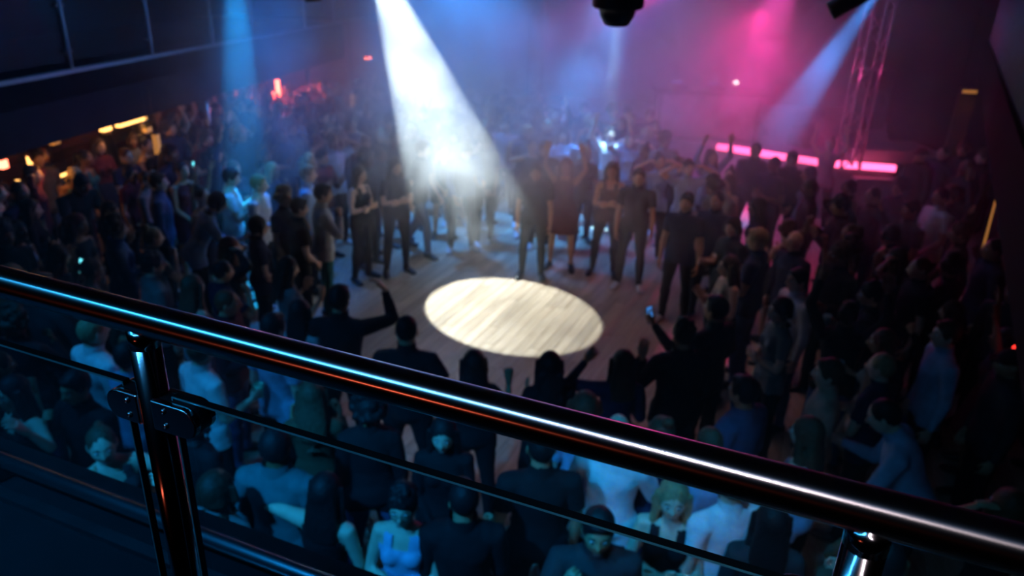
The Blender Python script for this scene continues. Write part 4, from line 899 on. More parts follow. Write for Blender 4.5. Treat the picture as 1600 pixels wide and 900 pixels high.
D = ((0.12, 0.02, -1), (0.05, 0.15, -1), 'relaxed')
def arm(s, u, f, h='relaxed'): return ((u[0] * s, u[1], u[2]), (f[0] * s, f[1], f[2]), h)
POSES = {
 'stand':   dict(lL=((-0.10, 0.03, -1), (-0.03, -0.05, -1)), lR=((0.10, 0, -1), (0.03, -0.02, -1)), aL=arm(-1, (0.18, -0.05, -1), (0.05, 0.25, -1)), aR=arm(1, (0.18, -0.02, -1), (0.0, 0.3, -1))),
 'armsout': dict(lL=((-0.16, 0.02, -1), (-0.08, -0.04, -1)), lR=((0.16, 0, -1), (0.08, -0.02, -1)), aL=arm(-1, (0.35, -0.1, -1), (0.1, 0.7, -0.75)), aR=arm(1, (0.55, -0.1, -0.85), (0.15, 0.75, -0.55)), head=(8, 4)),
 'fist_r':  dict(lL=((-0.13, 0.05, -1), (-0.03, -0.08, -1)), lR=((0.12, 0, -1), (0.05, -0.02, -1)), aL=arm(-1, (0.25, 0.05, -1), (-0.1, 0.8, -0.5)), aR=arm(1, (0.70, 0.70, 0.0), (-0.32, 0.2, 1), 'relaxed'), pR=(-1, 0.2, 0), hR=(-0.65, 0.3, 0.6), head=(5, -6)),
 'raise_r': dict(lL=((-0.10, 0.05, -1), (-0.03, -0.08, -1)), lR=((0.10, 0, -1), (0.05, -0.02, -1)), aL=arm(-1, (0.2, 0.1, -1), (-0.3, 0.9, 0.1)), aR=arm(1, (0.50, 0.3, -0.8), (-0.02, 0.2, 1), 'fist'), pR=(-0.4, 1, 0), head=(4, 8)),
 'wave_l':  dict(lL=((-0.10, 0.05, -1), (-0.03, -0.08, -1)), lR=((0.10, 0, -1), (0.05, -0.02, -1)), aL=arm(-1, (1, 0.25, -0.1), (0.05, 0.55, 0.9), 'relaxed'), pL=(0.6, 0.8, 0), aR=arm(1, (0.2, 0.1, -1), (-0.2, 0.9, 0.0)), side=4),
 'hand_up_l': dict(lL=((-0.10, 0.05, -1), (-0.03, -0.08, -1)), lR=((0.10, 0, -1), (0.05, -0.02, -1)), aL=arm(-1, (0.42, 0.35, -0.9), (-0.05, 0.05, 1), 'relaxed'), pL=(0.6, 0.8, 0), aR=arm(1, (0.2, 0.1, -1), (-0.2, 0.9, 0.0)), head=(6, 4)),
 'wave_in': dict(lL=((-0.10, 0.05, -1), (-0.03, -0.08, -1)), lR=((0.10, 0, -1), (0.05, -0.02, -1)), aL=arm(-1, (0.9, 0.4, -0.05), (-0.75, 0.4, 0.75), 'relaxed'), pL=(0.6, 0.8, 0), aR=arm(1, (0.2, 0.1, -1), (-0.2, 0.9, 0.0)), side=3),
 'both_up': dict(lL=((-0.12, 0.04, -1), (-0.05, -0.08, -1)), lR=((0.12, 0.04, -1), (0.05, -0.06, -1)), aL=arm(-1, (0.55, 0.25, 0.85), (-0.25, 0.2, 1), 'open'), aR=arm(1, (0.55, 0.25, 0.85), (-0.2, 0.3, 1), 'open'), pL=(0.3, 1, 0), pR=(-0.3, 1, 0), head=(-12, 0)),
 'on_head': dict(lL=((-0.10, 0.02, -1), (-0.05, -0.05, -1)), lR=((0.10, 0.02, -1), (0.05, -0.05, -1)), aL=arm(-1, (0.9, 0.25, 0.55), (-0.85, -0.1, 0.40), 'relaxed'), aR=arm(1, (0.9, 0.25, 0.55), (-0.85, -0.1, 0.40), 'relaxed'), pL=(0, 0, -1), pR=(0, 0, -1), hL=(1, -0.2, 0), hR=(-1, -0.2, 0)),
 'phone':   dict(lL=((-0.09, 0.02, -1), (-0.03, -0.03, -1)), lR=((0.09, 0.02, -1), (0.03, -0.03, -1)), aL=arm(-1, (0.30, 0.35, -0.9), (-0.25, 0.75, 0.65), 'hold'), aR=arm(1, (0.30, 0.35, -0.9), (-0.28, 0.75, 0.65), 'hold'), pL=(1, -0.3, 0), pR=(-1, -0.3, 0), hL=(0.1, 0.3, 1), hR=(-0.1, 0.3, 1), head=(12, 0)),
 'phone_up':dict(lL=((-0.10, 0.02, -1), (-0.03, -0.03, -1)), lR=((0.10, 0.02, -1), (0.03, -0.03, -1)), aL=arm(-1, (0.25, 0.75, -0.45), (-0.05, 0.75, 0.45), 'hold'), aR=arm(1, (0.2, 0.1, -1), (-0.3, 0.9, 0.1)), pL=(1, -0.3, 0), head=(-6, 5)),
 'crossed': dict(lL=((-0.08, 0.02, -1), (-0.03, -0.05, -1)), lR=((0.13, 0.08, -1), (0.05, -0.10, -1)), aL=arm(-1, (0.22, 0.18, -1), (-0.9, 0.48, 0.10), 'relaxed'), aR=arm(1, (0.22, 0.18, -1), (-0.9, 0.60, 0.22), 'relaxed'), pL=(0, -1, 0), pR=(0, -1, 0), head=(4, 5)),
 'clap':    dict(lL=((-0.10, 0.03, -1), (-0.03, -0.05, -1)), lR=((0.10, 0.03, -1), (0.03, -0.05, -1)), aL=arm(-1, (0.35, 0.15, -0.9), (-0.55, 0.75, 0.35), 'open'), aR=arm(1, (0.35, 0.15, -0.9), (-0.55, 0.75, 0.40), 'open'), pL=(1, 0.1, 0), pR=(-1, 0.1, 0), hL=(0.05, 0.6, 0.8), hR=(-0.05, 0.6, 0.8), head=(6, -8)),
 'drink':   dict(lL=((-0.08, 0.0, -1), (-0.03, -0.02, -1)), lR=((0.14, 0.06, -1), (0.04, -0.06, -1)), aL=arm(-1, (0.15, 0, -1), (0.0, 0.2, -1)), aR=arm(1, (0.15, 0.1, -1), (-0.15, 1, 0.25), 'hold'), pR=(-1, 0, 0), head=(3, 14)),
 'dance':   dict(lL=((-0.2, 0.35, -1), (-0.02, -0.35, -1)), lR=((0.22, 0.2, -1), (0.1, -0.3, -1)), aL=arm(-1, (0.8, 0.1, -0.5), (-0.3, 0.8, 0.55), 'fist'), aR=arm(1, (0.7, -0.2, -0.6), (0.1, 0.9, 0.3), 'fist'), lean=7, side=6, twist=14, head=(4, 10)),
 'step':    dict(lL=((-0.05, 0.45, -1), (-0.02, 0.05, -1)), lR=((0.06, -0.22, -1), (0.03, -0.55, -1)), aL=arm(-1, (0.15, -0.35, -1), (0.0, 0.1, -1)), aR=arm(1, (0.15, 0.3, -1), (-0.05, 0.6, -0.9)), lean=4, twist=-8, head=(0, -10)),
 'bow':     dict(lL=((-0.10, 0.10, -1), (-0.03, -0.15, -1)), lR=((0.12, 0.12, -1), (0.05, -0.12, -1)), aL=arm(-1, (0.15, 0.4, -1), (-0.1, 0.8, -0.5)), aR=arm(1, (0.15, 0.45, -1), (-0.1, 0.9, 0.2)), lean=26, head=(16, 0)),
 'hand_mouth': dict(lL=((-0.10, 0.02, -1), (-0.03, -0.03, -1)), lR=((0.10, 0.02, -1), (0.03, -0.03, -1)), aL=arm(-1, (0.12, 0, -1), (-0.05, 0.3, -1)), aR=arm(1, (0.30, 0.55, -0.75), (-0.52, 0.15, 0.95), 'fist'), pR=(-0.6, -0.8, 0), head=(6, 0)),
 'in_front':dict(lL=((-0.07, 0.02, -1), (-0.02, -0.03, -1)), lR=((0.10, 0.02, -1), (0.03, -0.03, -1)), aL=arm(-1, (0.10, 0.1, -1), (-0.5, 0.55, -0.75)), aR=arm(1, (0.10, 0.1, -1), (-0.5, 0.6, -0.7)), pL=(0.5, -0.8, 0), pR=(-0.5, -0.8, 0), head=(8, 0)),
}
FIG = {}
def fig(pose, fem):
    k_ = (pose, fem)
    if k_ not in FIG: FIG[k_] = make_figure('person', POSES[pose], fem)
    return FIG[k_]

def lin(h):
    return tuple(((int(h[i:i+2], 16) / 255) ** 2.2) for i in (0, 2, 4)) + (1,)
SKIN = {'pale': lin('d8b098'), 'tan': lin('b88a6a'), 'brown': lin('80553c'), 'dark': lin('4a3026')}
HAIRC = {'black': (0.008, 0.007, 0.008, 1), 'dark brown': (0.03, 0.017, 0.010, 1), 'brown': (0.08, 0.045, 0.025, 1), 'fair': (0.32, 0.22, 0.11, 1), 'auburn': (0.12, 0.035, 0.015, 1)}
COLS = {'black': (0.008, 0.008, 0.010, 1), 'charcoal': (0.03, 0.032, 0.036, 1), 'navy': (0.012, 0.018, 0.05, 1), 'grey': (0.16, 0.165, 0.17, 1), 'white': (0.72, 0.72, 0.72, 1), 'light blue': (0.30, 0.42, 0.60, 1),
        'denim blue': (0.06, 0.10, 0.20, 1), 'beige': (0.45, 0.38, 0.28, 1), 'wine red': (0.10, 0.012, 0.02, 1), 'teal': (0.02, 0.14, 0.15, 1), 'dusty pink': (0.42, 0.20, 0.22, 1), 'brown': (0.10, 0.055, 0.03, 1), 'olive': (0.07, 0.075, 0.035, 1), 'pale grey': (0.45, 0.46, 0.48, 1)}
CENTRE = Vector((0.2, 9.3, 0)); PEOPLE = []; LABELS = set()
GARN = {'t_shirt': 't-shirt', 'long_sleeved_shirt': 'shirt', 'jacket': 'jacket', 'vest_top': 'vest', 'dress': 'dress'}
def person(loc, face, pose, fem, hgt, skin, hair, hairc, top, topc, bottom, botc, label, scale_x=1, glasses=False, detail=False, cap=None, group='club crowd round the dance floor'):
    F = fig(pose, fem); s = hgt / F.height
    o = link('person', F.body, None, None, Vector((loc.x, loc.y, 0))); o.color = SKIN[skin]; o.rotation_euler.z = face; o.scale = (s * scale_x, s, s)
    tag(o, label, 'person', group); LABELS.add(label)
    def sub(nm, me, c, mw=None):
        q = link(nm, me, None, o); q.color = c
        if mw is not None: q.matrix_local = mw
        return q
    if hair: sub('hair', hair_mesh(hair), HAIRC[hairc], F.MH)
    if cap: sub('cap', cap_mesh(), COLS[cap], F.MH)
    sub(top, garment(F, top, bottom == 'skirt' and top != 'dress'), COLS[topc])
    if top != 'dress' and bottom: sub(bottom, garment(F, bottom), COLS[botc])
    sc_ = COLS['black'] if random.random() < 0.75 else COLS['pale grey']
    for m_ in garment(F, 'shoes'): sub('shoe', m_, sc_)
    if glasses: sub('glasses', glasses_me, (1, 1, 1, 1), F.MH)
    PEOPLE.append((loc.x, loc.y, o, F, s, scale_x)); return o

def hand_world(o, side):
    """where that person's hand is (side 0 = left, 1 = right of the unmirrored pose)"""
    for x, y, p, F, s, sx in PEOPLE:
        if p is o:
            m_ = Matrix.Translation(p.location) @ Matrix.Rotation(p.rotation_euler.z, 4, 'Z') @ Matrix.Diagonal((s * sx, s, s, 1)); c, d = F.hands[side]
            return m_ @ c
def phone(o, side, label, lit='screen_cyan'):
    c = hand_world(o, side); e_ = empty('phone', c); e_.rotation_euler = (math.radians(72), 0, o.rotation_euler.z); tag(e_, label, 'phone')
    MB().box((-0.037, -0.077, -0.0045), (0.037, 0.077, 0.0045)).build('case', M['black_satin'], e_)
    MB().box((-0.034, -0.072, 0.0045), (0.034, 0.072, 0.0052)).build('screen', M[lit], e_)
def cup(o, side, label, col):
    c = hand_world(o, side); e_ = link('cup', MB().loft([ringpts((0, 0, z), r_, r_, Matrix.Identity(3), 16) for r_, z in ((0.028, -0.06), (0.040, 0.06), (0.037, 0.06), (0.026, -0.05))]).mesh('cup'), M['plastic'], None, c); e_.color = col; tag(e_, label, 'cup')

def head_at(px, py, hgt): return at(px, py, hgt)
def P(px, py, hgt, face, pose, fem, skin, hair, hairc, top, topc, bottom, botc, label, **kw):
    """place a person by where the top of the head is seen; face: 'c' = towards the spotlight pool, else degrees (0 = away from camera)"""
    F = fig(pose, fem); s = hgt / F.height; c = at(px, py, hgt * 1.0 + (0.02 if hair else 0))
    ang = 0
    for _ in range(2):
        a0 = math.atan2(-(CENTRE.x - c.x), CENTRE.y - c.y) if face == 'c' else math.radians(face)
        off = Matrix.Rotation(a0, 3, 'Z') @ Vector((F.headtop.x * s * kw.get('scale_x', 1), F.headtop.y * s, 0))
    base = c - off
    return person(base, a0, pose, fem, hgt, skin, hair, hairc, top, topc, bottom, botc, label, **kw)
Tr, Sh, Lg, Ja, Ve, Dr = 't_shirt', 'long_sleeved_shirt', 'long_sleeved_shirt', 'jacket', 'vest_top', 'dress'
H = {}; STOP = False
# --- the dark row at the near rim of the open floor (backs to the gallery)
H['fist'] = P(530, 443, 1.84, -4, 'fist_r', False, 'tan', 'short', 'black', Sh, 'black', 'trousers', 'black', 'tall dark silhouetted person raising a bent right arm, left of the white pool')
H['broad'] = P(635, 490, 1.82, -2, 'armsout', False, 'tan', 'crop', 'black', Tr, 'black', 'trousers', 'black', 'broad cropped-haired person in black seen from behind, below the white pool')
H['girl_fist'] = P(740, 545, 1.66, 4, 'raise_r', True, 'tan', 'long', 'black', Tr, 'black', 'trousers', 'black', 'long-haired person in black with a raised right fist before the white pool')
H['girl_mid'] = P(860, 547, 1.68, 12, 'clap', True, 'tan', 'wavy', 'black', Sh, 'black', 'skirt', 'black', 'person with very long dark hair standing right below the white pool')
H['girl_left'] = P(976, 545, 1.67, 6, 'wave_in', True, 'tan', 'long', 'dark brown', Sh, 'navy', 'trousers', 'black', 'long-haired person lifting the left arm toward the right rim of the white pool')
H['hatman'] = P(1070, 498, 1.80, 10, 'hand_up_l', False, 'tan', 'tousled', 'black', Ja, 'black', 'trousers', 'black', 'tousle-haired person in black jacket raising a hand at the right floor rim')
H['phoneman'] = P(1124, 462, 1.80, 40, 'phone_up', False, 'tan', 'short', 'black', Sh, 'charcoal', 'trousers', 'black', 'person holding a blue phone out over the right side of the dance floor')
phone(H['phoneman'], 0, 'small blue-lit phone held out at the right edge of the dance floor', 'screen_dim')
# --- below the handrail, centre
P(692, 655, 1.66, 178, 'in_front', True, 'pale', 'long', 'black', Sh, 'black', 'trousers', 'black', 'pale-faced person in black looking back toward the gallery, below the handrail', detail=True)
P(575, 612, 1.72, 6, 'stand', True, 'brown', 'curly', 'black', Ja, 'black', 'trousers', 'denim blue', 'curly-haired person in black jacket and blue jeans under the handrail')
P(628, 762, 1.68, 172, 'crossed', True, 'pale', 'tousled', 'black', Ve, 'light blue', 'trousers', 'denim blue', 'person in round glasses and pale blue vest top looking toward the gallery', detail=True, glasses=True)
P(724, 750, 1.72, 2, 'drink', False, 'tan', 'short', 'black', Ja, 'black', 'trousers', 'charcoal', 'dark-jacketed person with back turned, right of the person in round glasses')
P(848, 668, 1.84, 4, 'stand', False, 'tan', 'crop', 'black', Tr, 'black', 'trousers', 'black', 'large dark person with a pale neckline standing behind the long-haired one')
P(968, 648, 1.78, -15, 'phone', False, 'pale', None, 'black', Sh, 'white', 'trousers', 'black', 'bald person in white shirt lit cyan just above the handrail')
P(916, 610, 1.74, 0, 'stand', True, 'pale', 'bob', 'brown', Tr, 'light blue', 'trousers', 'black', 'bob-haired person in pale blue top beside the bald person in white')
P(938, 800, 1.78, 176, 'hand_mouth', False, 'tan', 'short', 'black', Sh, 'charcoal', 'trousers', 'black', 'dark-shirted person with hand at the chin facing the gallery, bottom centre', detail=True)
P(1056, 752, 1.70, 165, 'crossed', True, 'pale', 'wavy', 'fair', Ve, 'black', 'trousers', 'black', 'fair wavy-haired person in black vest top lit cyan below the handrail', detail=True)
P(1148, 724, 1.80, 20, 'stand', False, 'pale', 'short', 'brown', Tr, 'white', 'trousers', 'black', 'person in bright white t-shirt lit cyan, right of the fair-haired person')
P(1212, 785, 1.72, -10, 'stand', True, 'tan', 'long', 'black', Sh, 'charcoal', 'trousers', 'black', 'long-haired person in charcoal close to the right handrail post')
P(1374, 838, 1.76, 30, 'bow', False, 'pale', 'short', 'black', Sh, 'light blue', 'trousers', 'black', 'person in light blue shirt bending just right of the right handrail post')
P(1110, 664, 1.74, 10, 'phone', False, 'pale', 'crop', 'brown', Tr, 'light blue', 'trousers', 'black', 'crop-haired person in pale blue t-shirt just above the handrail at right')
P(1036, 648, 1.72, 20, 'stand', True, 'pale', 'bun', 'brown', Tr, 'navy', 'trousers', 'denim blue', 'bun-haired person in navy top above the handrail, right of the white shirt')
P(1264, 650, 1.74, 40, 'raise_r', True, 'pale', 'long', 'brown', Ve, 'light blue', 'trousers', 'black', 'long-haired person in pale blue vest top lifting an arm above the handrail')
P(1166, 586, 1.78, 40, 'stand', False, 'tan', 'short', 'black', Ja, 'denim blue', 'trousers', 'black', 'person in a denim jacket in the right crowd above the handrail')
P(485, 592, 1.70, 10, 'phone', True, 'tan', 'long', 'brown', Sh, 'brown', 'trousers', 'black', 'brown-shirted long-haired person under the handrail, left of the curly head')
# --- left, near
P(428, 668, 1.80, -10, 'stand', False, 'brown', 'short', 'black', Ja, 'teal', 'trousers', 'black', 'large person in dull teal jacket behind the glass panel')
P(335, 735, 1.74, -20, 'stand', True, 'pale', 'bob', 'dark brown', Tr, 'grey', 'trousers', 'black', 'grey-topped person with back turned, right of the steel post')
P(140, 492, 1.84, -35, 'stand', False, 'pale', 'crop', 'fair', Sh, 'white', 'trousers', 'black', 'tall person in white shirt lit blue, left of the steel post')
P(198, 532, 1.74, -30, 'crossed', False, 'pale', 'short', 'black', Tr, 'light blue', 'trousers', 'black', 'person in light blue t-shirt directly left of the steel post top')
P(312, 522, 1.76, -40, 'drink', False, 'pale', 'short', 'brown', Tr, 'white', 'trousers', 'black', 'white-shirted person holding a greenish cup under the handrail at left')
cup(PEOPLE[-1][2], 1, 'greenish plastic cup held under the handrail at left', (0.25, 0.7, 0.45, 1))
P(425, 488, 1.78, -30, 'stand', False, 'pale', 'short', 'black', Tr, 'light blue', 'trousers', 'black', 'person in light blue t-shirt just above the handrail, left of the raised arm')
P(468, 466, 1.68, -20, 'stand', True, 'tan', 'long', 'black', Tr, 'pale grey', 'trousers', 'black', 'long dark-haired person in pale grey directly left of the raised-arm silhouette')
P(12, 588, 1.72, 150, 'wave_l', True, 'pale', 'long', 'black', Ve, 'black', 'trousers', 'black', 'person in black vest top waving bare arms at the far left edge')
P(110, 580, 1.74, 160, 'hand_mouth', False, 'tan', 'short', 'black', Sh, 'black', 'trousers', 'black', 'dark-shirted person with hand at mouth, under the blue-lit white shirt', detail=True)
P(152, 668, 1.70, 200, 'dance', True, 'pale', 'ponytail', 'brown', Ve, 'charcoal', 'trousers', 'black', 'ponytailed person with bent bare arms behind the left glass panel')
P(6, 702, 1.72, 190, 'phone', False, 'tan', 'crop', 'black', Sh, 'light blue', 'trousers', 'black', 'person in light blue at the lower left corner beyond the glass')
P(300, 630, 1.70, -30, 'stand', True, 'pale', 'bob', 'black', Sh, 'black', 'trousers', 'black', 'bob-haired person in black right of the steel glass clamp')
P(508, 738, 1.70, -15, 'wave_l', True, 'pale', 'long', 'black', Ve, 'black', 'trousers', 'black', 'person in black vest top reaching out a bare arm, left of the jeans')
# --- left, middle
P(505, 286, 1.82, -70, 'hand_mouth', False, 'tan', 'short', 'dark brown', Sh, 'pale grey', 'trousers', 'teal', 'person in pale patterned shirt with hand at mouth at the left floor rim')
P(468, 308, 1.74, -60, 'in_front', False, 'pale', 'short', 'black', Tr, 'black', 'trousers', 'black', 'black-shirted person with face lit red, left of the pale patterned shirt')
P(452, 400, 1.68, -50, 'phone', True, 'tan', 'wavy', 'dark brown', Tr, 'grey', 'trousers', 'black', 'wavy-haired person in grey patterned top at the left floor rim')
P(480, 256, 1.80, -80, 'stand', False, 'pale', 'short', 'fair', Sh, 'light blue', 'trousers', 'black', 'person in cyan-lit pale shirt behind the patterned shirt')
P(562, 258, 1.70, -120, 'crossed', True, 'pale', 'long', 'brown', Ve, 'black', 'trousers', 'black', 'long-haired person in black vest top with crossed bare arms left of the beam')
P(618, 246, 1.76, -150, 'crossed', True, 'pale', 'long', 'black', Tr, 'black', 'trousers', 'black', 'person in black t-shirt with crossed arms right against the white beam')
P(362, 262, 1.80, -75, 'phone', False, 'pale', 'short', 'black', Tr, 'white', 'trousers', 'black', 'person in white t-shirt glowing in the cyan beam at left')
P(404, 272, 1.76, -95, 'drink', False, 'pale', 'short', 'fair', Sh, 'white', 'trousers', 'black', 'person in white long-sleeved shirt in the cyan beam')
P(345, 300, 1.72, -60, 'bow', True, 'pale', 'bob', 'black', Sh, 'light blue', 'trousers', 'black', 'person in light blue bending forward in the cyan beam')
P(404, 336, 1.70, -60, 'in_front', True, 'pale', 'bob', 'black', Tr, 'navy', 'trousers', 'black', 'bob-haired person in navy with reddish face below the cyan beam')
P(245, 268, 1.80, -70, 'stand', False, 'pale', 'short', 'brown', Sh, 'denim blue', 'trousers', 'black', 'person in denim blue shirt half way between pillar and cyan beam')
P(180, 338, 1.76, -60, 'crossed', True, 'pale', 'curly', 'brown', Ja, 'denim blue', 'trousers', 'denim blue', 'curly-haired person in a long denim jacket in the left crowd')
P(238, 352, 1.70, -50, 'hand_mouth', True, 'pale', 'bun', 'fair', Tr, 'grey', 'trousers', 'black', 'fair bun-haired person in grey top in the left crowd')
P(235, 394, 1.74, -50, 'stand', False, 'pale', 'tousled', 'black', Sh, 'grey', 'trousers', 'black', 'tousle-haired person in grey shirt in front of the fair bun-haired one')
P(300, 428, 1.72, -40, 'drink', True, 'pale', 'long', 'brown', Ve, 'dusty pink', 'trousers', 'black', 'person in dusty pink vest top just above the handrail at left')
# --- far side of the floor
P(838, 255, 1.74, 175, 'stand', False, 'tan', 'short', 'black', Tr, 'charcoal', 'trousers', 'charcoal', 'person in charcoal t-shirt at the far floor rim right of the beam')
P(886, 246, 1.74, 165, 'both_up', True, 'tan', 'long', 'auburn', Dr, 'wine red', None, 'black', 'person in short wine red dress with both arms raised at the far floor rim')
P(958, 252, 1.76, 170, 'crossed', True, 'tan', 'long', 'brown', Ve, 'brown', 'trousers', 'charcoal', 'long-haired person in brown vest top and dark trousers at the far floor rim')
P(1000, 262, 1.80, 165, 'stand', False, 'tan', 'short', 'black', Tr, 'charcoal', 'trousers', 'charcoal', 'tall person in charcoal t-shirt with arms down, right of the brown vest top')
P(1075, 300, 1.80, 150, 'stand', False, 'tan', 'short', 'black', Tr, 'navy', 'trousers', 'black', 'person in navy t-shirt standing at the right far rim of the floor')
P(1122, 298, 1.80, 140, 'in_front', False, 'tan', 'crop', 'black', Tr, 'navy', 'trousers', 'black', 'crop-haired person in navy with hands joined, right of the other navy t-shirt')
P(1147, 338, 1.72, 120, 'drink', True, 'pale', 'bob', 'black', Tr, 'charcoal', 'trousers', 'black', 'bob-haired person in charcoal t-shirt in profile at the right rim')
P(1140, 398, 1.68, 100, 'clap', True, 'pale', 'long', 'brown', Ve, 'beige', 'skirt', 'charcoal', 'person in beige vest top clapping at the right floor rim')
P(1032, 240, 1.74, 190, 'on_head', True, 'pale', 'bun', 'brown', Tr, 'light blue', 'trousers', 'black', 'person in light blue with hands on the head behind the charcoal t-shirt')
P(1078, 248, 1.76, 185, 'on_head', False, 'pale', 'short', 'black', Tr, 'light blue', 'trousers', 'black', 'person with cyan-lit arms folded over the head before the stage')
P(1112, 232, 1.74, 200, 'both_up', True, 'pale', 'long', 'dark brown', Sh, 'light blue', 'trousers', 'black', 'person in light blue with cyan-lit raised arms before the stage lip')
P(1183, 222, 1.84, 150, 'stand', False, 'tan', 'crop', 'black', Ja, 'navy', 'trousers', 'black', 'dark silhouetted person standing out against the bright pink stage lip')
P(1240, 236, 1.82, 160, 'in_front', False, 'tan', 'short', 'black', Ja, 'black', 'trousers', 'black', 'broad dark person against the right end of the pink stage lip')
P(1300, 214, 1.70, 150, 'both_up', True, 'pale', 'bun', 'fair', Ve, 'dusty pink', 'trousers', 'black', 'fair person in pink vest top at the foot of the right stage tower')
P(955, 198, 1.76, 180, 'both_up', False, 'pale', 'short', 'black', Tr, 'white', 'trousers', 'black', 'person in white t-shirt with arms up in the pale narrow beam')
P(985, 210, 1.70, 185, 'on_head', True, 'pale', 'bun', 'brown', Tr, 'light blue', 'trousers', 'black', 'bun-haired person in light blue right of the pale narrow beam')
P(880, 200, 1.72, 175, 'wave_l', True, 'pale', 'long', 'black', Sh, 'light blue', 'trousers', 'black', 'person in light blue waving behind the wine red dress')
P(790, 184, 1.76, 170, 'raise_r', False, 'pale', 'short', 'black', Tr, 'dusty pink', 'trousers', 'black', 'person in dusty pink raising a red-lit arm right of the white beam')
# --- right
P(1245, 362, 1.76, 110, 'stand', False, 'pale', None, 'black', Sh, 'navy', 'trousers', 'black', 'bald pink-lit person in navy in the right crowd')
P(1250, 418, 1.76, 100, 'stand', False, 'pale', 'short', 'black', Sh, 'white', 'trousers', 'denim blue', 'person in white shirt in the right crowd below the bald one')
P(1222, 464, 1.72, 95, 'crossed', True, 'pale', 'bob', 'black', Tr, 'grey', 'trousers', 'black', 'person in grey patterned t-shirt in the right crowd below the white shirt')
P(1472, 292, 1.86, 100, 'in_front', False, 'tan', 'crop', 'black', Tr, 'white', 'trousers', 'black', 'tall person in white t-shirt beside the right bar')
P(1442, 232, 1.78, 110, 'stand', False, 'pale', None, 'black', Ja, 'black', 'trousers', 'black', 'magenta-lit person in a wine red cap below the dark stage side', cap='wine red')
P(1300, 560, 1.76, 70, 'stand', False, 'pale', 'short', 'brown', Sh, 'beige', 'trousers', 'black', 'person in beige shirt in the dark lower right crowd')
P(1375, 622, 1.74, 60, 'bow', False, 'pale', 'crop', 'black', Sh, 'light blue', 'trousers', 'black', 'person in light blue shirt bent forward in the lower right crowd')
P(1485, 500, 1.80, 80, 'stand', False, 'pale', 'short', 'brown', Sh, 'light blue', 'trousers', 'black', 'person in light blue shirt with one pink-lit shoulder at the far right')
P(1585, 548, 1.76, 80, 'stand', False, 'tan', None, 'black', Ja, 'charcoal', 'trousers', 'black', 'person with a glowing red cap badge at the right edge', cap='black')
cR = at(1588, 545, 1.70); e_ = empty('badge_light', cR); tag(e_, 'small glowing red light at the right edge of the crowd', 'light'); MB().ell((0, 0, 0), (0.03, 0.03, 0.03)).build('bulb', M['red_dot'], e_)
def seen(x, y, z):
    v = Vector((x, y, z)) - EYEP; zc = v.dot(FW)
    if zc < 1: return None
    return 800 + FPX * v.dot(RT) / zc, 450 - FPX * v.dot(UP) / zc
for k_, o_ in H.items(): print('HAND', k_, [tuple(round(c) for c in seen(*hand_world(o_, sd))) for sd in (0, 1)])
print('heroes', len(PEOPLE))
if STOP: raise SystemExit

# --- the rest of the crowd: everyone an individual, facing the open floor
def open_floor(x, y):
    if ((x - 0.15) / 2.75) ** 2 + ((y - 8.95) / 2.75) ** 2 < 1: return True
    if -1.9 < x < 2.1 and 4.3 < y < 8.0: return True
    if -1.1 < x < 0.75 and 2.0 < y < 4.6: return True
    return False
def in_hall(x, y):
    if not (1.9 < y < 18.0): return False
    if y < 2.6 and abs(x) > 1.2: pass
    q = Vector((x, y, 0)) - GA; o_ = q.dot(GN)
    if o_ > 1.1: return False                               # behind the left bar counter
    for s_ in (-2.2, 3.4, 7.6):
        g_ = gal(s_, 0.25, 0)
        if (x - g_.x) ** 2 + (y - g_.y) ** 2 < 0.36: return False
    # stage front
    for i in range(len(SF) - 1):
        a_, b_ = SF[i], SF[i + 1]
        if a_.x <= x <= b_.x and y > a_.y + (b_.y - a_.y) * (x - a_.x) / (b_.x - a_.x) - (3.4 if x > 2.6 else 0.5): return False
    if x > SF[-1].x and y > SF[-1].y - 0.5: return False
    for a_, b_ in ((g1, g2), (g3, g4)):
        d_ = Vector((b_.x - a_.x, b_.y - a_.y, 0)); n_d = Vector((d_.y, -d_.x, 0)).normalized(); p_ = Vector((x - a_.x, y - a_.y, 0)); t_ = p_.dot(d_) / d_.length_squared
        if -0.1 < t_ < 1.1 and -0.95 < p_.dot(n_d) < 0.35: return False
    return True
def seen(x, y, z):
    v = Vector((x, y, z)) - EYEP; zc = v.dot(FW)
    if zc < 1: return None
    return 800 + FPX * v.dot(RT) / zc, 450 - FPX * v.dot(UP) / zc
LAND = [((505, 285), 'the pale patterned shirt'), ((370, 290), 'the cyan beam'), ((85, 270), 'the left bar'), ((200, 200), 'the amber light tube'), ((434, 150), 'the red neon tube'), ((720, 250), 'the white beam'),
        ((955, 215), 'the narrow pale beam'), ((1180, 235), 'the pink stage lip'), ((1330, 260), 'the stage tower'), ((1470, 310), 'the right bar'), ((1540, 380), 'the glowing bar edge'), ((1250, 440), 'the white shirt'),
        ((1585, 560), 'the small red light'), ((1300, 620), 'the beige shirt'), ((1380, 860), 'the right post'), ((1060, 790), 'the fair hair'), ((640, 800), 'the round glasses'), ((250, 620), 'the steel glass clamp'),
        ((140, 560), 'the blue-lit shirt'), ((30, 700), 'the left corner'), ((400, 800), 'the teal jacket'), ((200, 400), 'the long denim jacket'), ((1100, 420), 'the right floor rim'), ((1100, 560), 'the blue phone'), ((1475, 560), 'the pink-lit shoulder'), ((850, 330), 'the wine red dress')]
def rel(px, py):
    (lx, ly), nm = min(LAND, key=lambda l: (l[0][0] - px) ** 2 + ((l[0][1] - py) * 1.4) ** 2); dx, dy = px - lx, (py - ly) * 1.4
    if abs(dx) > abs(dy): w_ = 'right of' if dx > 0 else 'left of'
    else: w_ = 'below' if dy > 0 else 'above'
    return w_ + ' ' + nm
